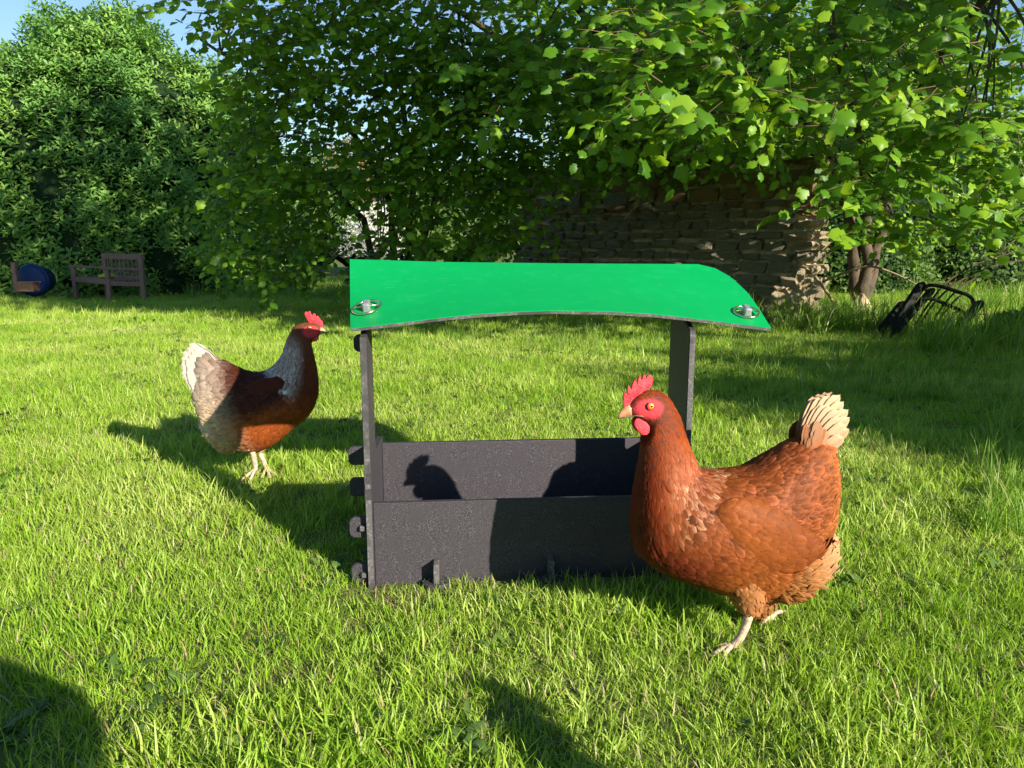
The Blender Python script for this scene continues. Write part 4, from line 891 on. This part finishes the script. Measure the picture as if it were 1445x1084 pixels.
# ---------------------------------------------------------------- bench, tub, pot, post
M['teak'] = mat('weathered_teak', (.22, .13, .105), .8, .25, noise=(9, 5, (.24, .16, .13), .45, .7), bump=(40, .6, .006))
bY = 12.2; farF = at(105, 395, 12.9); nearF = at(153, 400, 11.9)
d_arm = np.array([.50, .06, 0]); gb = float(gz(-6.5, 12.3))
ax_ = nearF - farF; ax_[2] = 0
bench = empty('garden_bench', (farF[0] + .5, 12.4, gb), 'weathered brown slatted wooden bench seen from its side in front of the laurel', 'bench')
ff_, nf_ = np.array([farF[0], farF[1], gb]), np.array([nearF[0], nearF[1], gb])
fr2, nr2 = ff_ + d_arm, nf_ + d_arm
def beam(nm, a, b, w, h_): 
    d = b - a; L = np.linalg.norm(d); d = d / L; s_ = np.cross(d, [0, 0, 1.]); s_ = s_ / np.linalg.norm(s_) if np.linalg.norm(s_) > .1 else np.array([1., 0, 0]); u_ = np.cross(s_, d)
    V, Fc = box((a + b) / 2, d * L / 2, s_ * w / 2, u_ * h_ / 2); return bevel(add(nm, V, Fc, M['teak'], bench, smooth=False), .006)
zz = lambda z: np.array([0, 0, z * (.86 if bench_on else 1)])
bench_on = True
for p in (ff_, nf_): beam('leg', p + zz(-.05), p + zz(.60), .065, .065)
for p in (fr2, nr2): beam('back_post', p + zz(-.05), p + zz(.87), .065, .065)
for p, q in ((ff_, fr2), (nf_, nr2)): beam('armrest', p + zz(.625) - d_arm * .12, q + zz(.600), .075, .035); beam('side_rail', p + zz(.36), q + zz(.34), .03, .075)
beam('front_rail', ff_ + zz(.38), nf_ + zz(.38), .03, .08); beam('top_rail', fr2 + zz(.82), nr2 + zz(.82), .035, .09); beam('bottom_rail', fr2 + zz(.44), nr2 + zz(.44), .035, .06)
for i in range(8): q = fr2 + (nr2 - fr2) * (i + 1) / 9; beam('back_slat', q + zz(.46), q + zz(.79), .018, .045)
for i in range(5): k = .1 + .2 * i; beam('seat_slat', ff_ + d_arm * k + zz(.415), nf_ + d_arm * k + zz(.415), .07, .02)
bench_on = False
M['yellow'] = mat('yellow_cloth', (.45, .48, .04), .8, .2)
V, Fc = ellipsoid(nf_ + d_arm * .35 + (ff_ - nf_) * .35 + zz(.40), (.12, 0, 0), (0, .14, 0), (0, 0, .04), 16, 8); V += rng.normal(size=V.shape) * .008
setp(add('cushion', V, Fc, M['yellow']), 'crumpled yellow green cloth lying on the bench seat', 'cloth')
M['blue'] = mat('blue_plastic', (.006, .028, .12), .45, .3, noise=(10, 3, (.006, .035, .16), .4, .7))
tc_ = at(46, 396, 12.4); tub = empty('blue_tub', (tc_[0], tc_[1], gb), 'dark blue round plastic tub lying on its side under the laurel', 'tub')
prof = [(0, -.05), (.20, -.05), (.235, -.04), (.24, 0), (.26, .0), (.262, .02), (.235, .03), (.20, .30), (0, .30)]; V = []; Fc = []; m_ = 28
for r_, d_ in prof:
    for j in range(m_): f = 2 * math.pi * j / m_; V.append(tc_ + np.array([r_ * math.cos(f), d_, r_ * math.sin(f)]))
for i in range(len(prof) - 1):
    for j in range(m_): k = (j + 1) % m_; Fc.append((i * m_ + j, i * m_ + k, (i + 1) * m_ + k, (i + 1) * m_ + j))
add('tub_shell', V, Fc, M['blue'], tub)
hp = [tc_ + np.array([.25 * math.cos(R(a)), -.07, .25 * math.sin(R(a)) + .02]) for a in range(20, 161, 14)]; add('handle', *tube(hp, .009, 8), M['blue'], tub)
M['terracotta'] = mat('terracotta', (.36, .17, .10), .85, .2, noise=(12, 4, (.28, .14, .09), .4, .7))
V, Fc = box(at(39, 405, 12.0), (.14, 0, 0), (0, .09, 0), (0, 0, .07)); o = bevel(setp(add('terracotta_trough', V, Fc, M['terracotta'], smooth=False), 'small terracotta trough standing before the blue tub', 'plant trough'), .012)
V, Fc = box(at(39, 398.5, 12.0), (.15, 0, 0), (0, .10, 0), (0, 0, .012)); tr = bevel(add('rim', V, Fc, M['terracotta'], o, smooth=False), .004)
V, Fc = box(at(22, 392, 12.2), (.035, 0, 0), (0, .035, 0), (0, 0, .24)); bevel(setp(add('wooden_post', V, Fc, M['teak'], smooth=False), 'short grey brown wooden post left of the blue tub', 'post'), .006)
bt = empty('buttercup', tuple(on_ground(162, 436)), 'single small yellow flower in the lawn below the bench', 'flower')
p = base_of(bt); add('stem', *tube([p, p + zz(.09)], .002, 5), M['hazel'], bt)
V, Fc = ellipsoid(p + zz(.10), (.028, 0, 0), (0, .028, 0), (0, 0, .012), 10, 6); add('petals', V, Fc, mat('yellow_petal', (.8, .5, .02), .5), bt)

# ---------------------------------------------------------------- grass
def clump(name, nb, rad, l0, l1, w, mt, lean, seed, dry=.05, segs=4):
    r = np.random.default_rng(seed); V = []; Fc = []; rn = []; mi = []
    for b in range(nb):
        a = r.uniform(0, 2 * math.pi); rr = rad * math.sqrt(r.uniform()); p = np.array([rr * math.cos(a), rr * math.sin(a), -.004]); h_ = r.uniform(0, 2 * math.pi)
        L = r.uniform(l0, l1); th = abs(r.normal()) * lean; cv = r.uniform(.2, 1.3) ; wd_ = w * r.uniform(.6, 1.3); dr_ = np.array([math.cos(h_), math.sin(h_), 0]); tw = r.uniform(-1.2, 1.2)
        s_ = np.array([-math.sin(h_ + tw), math.cos(h_ + tw), 0]); n0 = len(V); q = p.copy()
        for i in range(segs + 1):
            t = i / segs; V_w = wd_ * (1 - t ** 2.2) * .5 + .0001
            V.append(q - s_ * V_w); V.append(q + s_ * V_w); an = min(th + cv * t * t * 1.1, 1.75)
            q = q + (dr_ * math.sin(an) + np.array([0, 0, math.cos(an)])) * L / segs
        v = r.uniform(); rn += [v] * (2 * segs + 2); isdry = r.uniform() < dry
        for i in range(segs): Fc.append((n0 + 2 * i, n0 + 2 * i + 1, n0 + 2 * i + 3, n0 + 2 * i + 2)); mi.append(1 if isdry else 0)
    me = make_mesh(name, V, Fc, None); me.materials.append(mt); me.materials.append(M['dry']); me.polygons.foreach_set('material_index', mi)
    a = me.attributes.new('rnd', 'FLOAT', 'POINT'); a.data.foreach_set('value', np.array(rn, np.float32)); me.update()
    return bpy.data.objects.new(name, me)
def scatter_obj(name, pts, rot, scl, idx, clumps):
    me = bpy.data.meshes.new(name); me.vertices.add(len(pts)); me.vertices.foreach_set('co', np.asarray(pts, np.float32).ravel())
    a = me.attributes.new('rot', 'FLOAT_VECTOR', 'POINT'); a.data.foreach_set('vector', np.asarray(rot, np.float32).ravel())
    a = me.attributes.new('scl', 'FLOAT', 'POINT'); a.data.foreach_set('value', np.asarray(scl, np.float32))
    a = me.attributes.new('idx', 'INT', 'POINT'); a.data.foreach_set('value', np.asarray(idx, np.int32))
    o = bpy.data.objects.new(name, me); COL.objects.link(o)
    c = bpy.data.collections.new(name + '_clumps')
    for k in clumps: c.objects.link(k)
    g = bpy.data.node_groups.new(name, 'GeometryNodeTree'); g.interface.new_socket('Geometry', in_out='INPUT', socket_type='NodeSocketGeometry'); g.interface.new_socket('Geometry', in_out='OUTPUT', socket_type='NodeSocketGeometry')
    N, L = g.nodes, g.links; i_ = N.new('NodeGroupInput'); o_ = N.new('NodeGroupOutput'); ip = N.new('GeometryNodeInstanceOnPoints'); ci = N.new('GeometryNodeCollectionInfo')
    ci.inputs['Collection'].default_value = c; ci.inputs['Separate Children'].default_value = True; ci.inputs['Reset Children'].default_value = True
    def at_(nm, ty): n = N.new('GeometryNodeInputNamedAttribute'); n.data_type = ty; n.inputs['Name'].default_value = nm; return n.outputs['Attribute']
    L.new(i_.outputs[0], ip.inputs['Points']); L.new(ci.outputs[0], ip.inputs['Instance']); ip.inputs['Pick Instance'].default_value = True
    L.new(at_('idx', 'INT'), ip.inputs['Instance Index']); L.new(at_('rot', 'FLOAT_VECTOR'), ip.inputs['Rotation']); L.new(at_('scl', 'FLOAT'), ip.inputs['Scale'])
    L.new(ip.outputs[0], o_.inputs[0]); md = o.modifiers.new('g', 'NODES'); md.node_group = g; o['kind'] = 'stuff'; return o
def field(Y0, Y1, dens, margin=.35):
    n_ = int(dens * .67 * (Y1 ** 2 - Y0 ** 2) + dens * margin * 2 * (Y1 - Y0)); y = np.sqrt(rng.uniform(Y0 ** 2, Y1 ** 2, n_)); x = rng.uniform(-1, 1, n_) * (.69 * y + margin); return x, y
def nz(x, y, s, ph=0):
    return (np.sin(x * s + ph + 1.7 * np.sin(y * s * .7 + ph)) + np.sin(y * s * 1.3 + 2.1 * ph + 1.3 * np.sin(x * s * .9)) + np.sin((x + y) * s * .6 + ph * 3)) / 3
def weed(name, seed, sz, kk):
    r_ = np.random.default_rng(seed); T, Fc = TPL[kk]; V = []; FF_ = []; rn = []
    for i in range(9):
        a = r_.uniform(0, 6.28); el = r_.uniform(.1, .7); d = np.array([math.cos(a) * math.cos(el), math.sin(a) * math.cos(el), math.sin(el)]); b = np.cross([0, 0, 1.], d); b /= np.linalg.norm(b); n_ = np.cross(d, b)
        L = sz * r_.uniform(.6, 1.2); o_ = np.array([r_.normal() * sz * .5, r_.normal() * sz * .5, .004]) + d * L * .2; n0 = len(V); V += list(o_ + L * (T[:, :1] * d + T[:, 1:2] * b + T[:, 2:] * n_)); FF_ += [tuple(n0 + q for q in f) for f in Fc]; rn += [r_.uniform()] * len(T)
    me = make_mesh(name, V, FF_, M['scrub']); a = me.attributes.new('rnd', 'FLOAT', 'POINT'); a.data.foreach_set('value', np.array(rn, np.float32)); return bpy.data.objects.new(name, me)
lawn = [clump('blades', 38, .035, .012, .040, .0023, M['grass'], 1.25, 100 + i, .06) for i in range(6)] + [clump('blades', 28, .04, .02, .060, .0028, M['grass'], .95, 200 + i, .04) for i in range(4)] + [clump('blades', 22, .05, .012, .035, .0022, M['grass'], 1.2, 300 + i, .22) for i in range(2)] + [weed('broad_leaves', 1, .026, 'hazel'), weed('broad_leaves', 2, .034, 'laurel')]
PX, PY, SC = [], [], []
for Y0, Y1, dn, sc_ in ((.35, 1.6, 2300, 1.0), (1.6, 2.6, 1900, 1.05), (2.6, 4.2, 1300, 1.15), (4.2, 7.0, 620, 1.4), (7.0, 13.0, 190, 2.1), (13, 24, 24, 3.5)):
    x, y = field(Y0, Y1, dn); PX.append(x); PY.append(y); SC.append(np.full(len(x), sc_))
x = rng.uniform(-3, 3, 9000); y = rng.uniform(-2.2, .4, 9000); PX.append(x); PY.append(y); SC.append(np.full(len(x), 1.5))
x, y, sc_ = map(np.concatenate, (PX, PY, SC))
du_ = (x - FO[0]) * fr_[0] + (y - FO[1]) * fr_[1]; dv_ = (x - FO[0]) * fb_[0] + (y - FO[1]) * fb_[1]
inside = (du_ > -.02) & (du_ < FW + .02) & (dv_ > -.012) & (dv_ < FD + .02)
x, y, sc_ = x[~inside], y[~inside], sc_[~inside]
q = nz(x, y, 3.1) * .5 + nz(x, y, 9, 2) * .5; ln_ = sst(q, -.1, .7); typ = np.where(rng.uniform(size=len(x)) < .10 + .55 * ln_, 6 + rng.integers(0, 4, len(x)), rng.integers(0, 6, len(x)))
typ = np.where(rng.uniform(size=len(x)) < .08 + .3 * sst(-q, .25, .7), 10 + rng.integers(0, 2, len(x)), typ)
bare_ = np.zeros(len(x), bool)
for bx_, by_ in ((1120, 492), (705, 506), (1040, 480), (120, 930), (900, 1010)):
    g_ = on_ground(bx_, by_); bare_ |= ((x - g_[0]) / (.30 if by_ < 900 else .08)) ** 2 + ((y - g_[1]) / (.22 if by_ < 900 else .05)) ** 2 < rng.uniform(0, 1.3, len(x))
typ = np.where(bare_, 10 + rng.integers(0, 2, len(x)), typ)
wd2 = rng.uniform(size=len(x)) < .012 + .05 * sst(nz(x, y, 5, 4), .45, .8); feet_ = np.array([[.34, 1.21], [.37, 1.27], [.33, 1.17], [-.70, 2.09], [-.72, 2.03], [-.66, 2.15]]); nearf = (np.min(np.hypot(x[:, None] - feet_[:, 0], y[:, None] - feet_[:, 1]), axis=1) < .02) | ((du_[~inside] > -.05) & (du_[~inside] < FW) & (dv_[~inside] > -.11) & (dv_[~inside] < 0)); typ = np.where(nearf, 10 + rng.integers(0, 2, len(x)), typ)
typ = np.where(wd2 & ~nearf, 12 + rng.integers(0, 2, len(x)), typ)
sc2 = sc_ * rng.uniform(.75, 1.2, len(x)) * (.85 + .3 * ln_)
scatter_obj('lawn_grass', np.stack([x, y, gz(x, y)], 1), np.stack([rng.normal(0, .12, len(x)), rng.normal(0, .12, len(x)), rng.uniform(0, 6.28, len(x))], 1), sc2, typ, lawn)
# taller tufts along the wall, under the laurel and round the weeds
tall = [clump('long_blades', 26, .06, .12, .32, .0065, M['tallgrass'], .38, 400 + i, .03, 5) for i in range(5)]
def line_pts(x0, x1, y0, y1, k):
    P = np.array([on_ground(a, b) for a, b in zip(rng.uniform(x0, x1, k), rng.uniform(y0, y1, k))]); return P
P = np.vstack([line_pts(255, 520, 398, 424, 330), line_pts(0, 260, 402, 412, 130), line_pts(520, 1090, 420, 440, 420), line_pts(1090, 1300, 446, 474, 150), line_pts(1300, 1445, 470, 505, 70), line_pts(1290, 1445, 408, 440, 120), line_pts(1040, 1200, 440, 452, 60)]); nb_ = len(P)
P = np.vstack([P, line_pts(540, 1000, 440, 500, 300), line_pts(1000, 1445, 468, 570, 260), line_pts(1380, 1445, 560, 760, 60)])
scatter_obj('tall_grass', P, np.stack([rng.normal(0, .12, len(P)), rng.normal(0, .12, len(P)), rng.uniform(0, 6.28, len(P))], 1), rng.uniform(.5, 1.25, len(P)) * np.where(np.arange(len(P)) < nb_, 1, .42), rng.integers(0, 5, len(P)), tall)

# ---------------------------------------------------------------- the photographer, kneeling behind the camera (casts the shadow in the lower left corner)
def skin_body(name, joints, edges, radii, m, parent, sub=2):
    me = bpy.data.meshes.new(name); b = base_of(parent); me.from_pydata([tuple(np.array(j) - b) for j in joints], edges, []); me.update()
    o = bpy.data.objects.new(name, me); COL.objects.link(o); o.parent = parent
    o.modifiers.new('skin', 'SKIN')
    sv = me.skin_vertices[0].data if me.skin_vertices else None
    if sv is None:
        import bmesh
        bm = bmesh.new(); bm.from_mesh(me); bm.verts.layers.skin.verify(); bm.to_mesh(me); bm.free(); sv = me.skin_vertices[0].data
    for i, r_ in enumerate(radii): sv[i].radius = (r_, r_); sv[i].use_root = i == 0
    u = o.modifiers.new('sub', 'SUBSURF'); u.levels = sub; u.render_levels = sub; me.materials.append(m); return o
M['shirt'] = mat('navy_jacket', (.03, .04, .09), .85, .2, bump=(60, .4, .01)); M['jeans'] = mat('jeans', (.05, .08, .16), .9, .2, bump=(200, .3, .002)); M['flesh'] = mat('skin', (.55, .33, .24), .55, .4); M['hair'] = mat('brown_hair', (.05, .03, .02), .6, .4)
M['black'] = mat('phone', (.01, .01, .01), .2, .6); M['boot'] = mat('boot', (.05, .04, .03), .7, .3)
per = empty('person', (.05, -.5, 0), 'person in a navy jacket and jeans kneeling behind the camera with a phone', 'person')
J = [(.05, -.58, .42), (.05, -.56, .60), (.04, -.50, .80), (.04, -.47, .90), (.03, -.43, .98), (.03, -.41, 1.06),
     (.30, -.46, .88), (.50, -.26, .70), (.22, -.10, .70), (.08, -.05, .67),
     (-.16, -.48, .85), (-.34, -.30, .66), (-.18, -.14, .68), (-.07, -.05, .67),
     (.17, -.55, .38), (.40, -.10, .50), (.40, -.20, .08), (.41, -.06, .05), (-.07, -.55, .38), (-.20, -.20, .10), (-.20, -.58, .07), (-.20, -.72, .06)]
E_ = [(0, 1), (1, 2), (2, 3), (3, 4), (4, 5), (2, 6), (6, 7), (7, 8), (8, 9), (2, 10), (10, 11), (11, 12), (12, 13), (0, 14), (14, 15), (15, 16), (16, 17), (0, 18), (18, 19), (19, 20), (20, 21)]
rad = [.15, .14, .15, .06, .085, .095, .075, .05, .038, .03, .075, .05, .038, .03, .10, .075, .05, .045, .10, .075, .05, .045]
skin_body('body', J, E_, rad, M['flesh'], per)
skin_body('jacket', [J[i] for i in (1, 0, 2, 6, 7, 8, 10, 11, 12)], [(0, 1), (0, 2), (2, 3), (3, 4), (4, 5), (2, 6), (6, 7), (7, 8)], [.155, .165, .165, .09, .064, .05, .09, .064, .05], M['shirt'], per)
skin_body('trousers', [J[0]] + [J[i] for i in (14, 15, 16, 18, 19, 20)], [(0, 1), (1, 2), (2, 3), (0, 4), (4, 5), (5, 6)], [.16, .115, .09, .065, .115, .09, .065], M['jeans'], per)
for i in (17, 21): V, Fc = ellipsoid(np.array(J[i]) + [0, .02, .0], (.05, 0, 0), (0, .13, 0), (0, 0, .05), 14, 8); add('boot', V, Fc, M['boot'], per)
V, Fc = ellipsoid((.03, -.44, 1.07), (.09, 0, 0), (0, .10, 0), (0, 0, .10), 18, 12); add('hair', V, Fc, M['hair'], per)
for sx_ in (-1, 1):
    for k in range(4): b_ = np.array([sx_ * .078, -.055, .655 + .018 * k]); add('finger', *curve_tube([b_ + [0, -.01, 0], b_ + [0, .014, .0], b_ + [-sx_ * .022, .018, 0]], .0085, .0065, 8, 8), M['flesh'], per)
    b_ = np.array([sx_ * .075, -.06, .65]); add('thumb', *curve_tube([b_, b_ + [-sx_ * .02, -.018, .01], b_ + [-sx_ * .04, -.018, .03]], .010, .007, 8, 8), M['flesh'], per)
V, Fc = box((0, -.052, .68), (.074, 0, 0), (0, .004, 0), (0, 0, .036)); ph = bevel(setp(add('phone', V, Fc, M['black'], smooth=False), 'black phone held level in both hands of the kneeling person', 'phone'), .003)
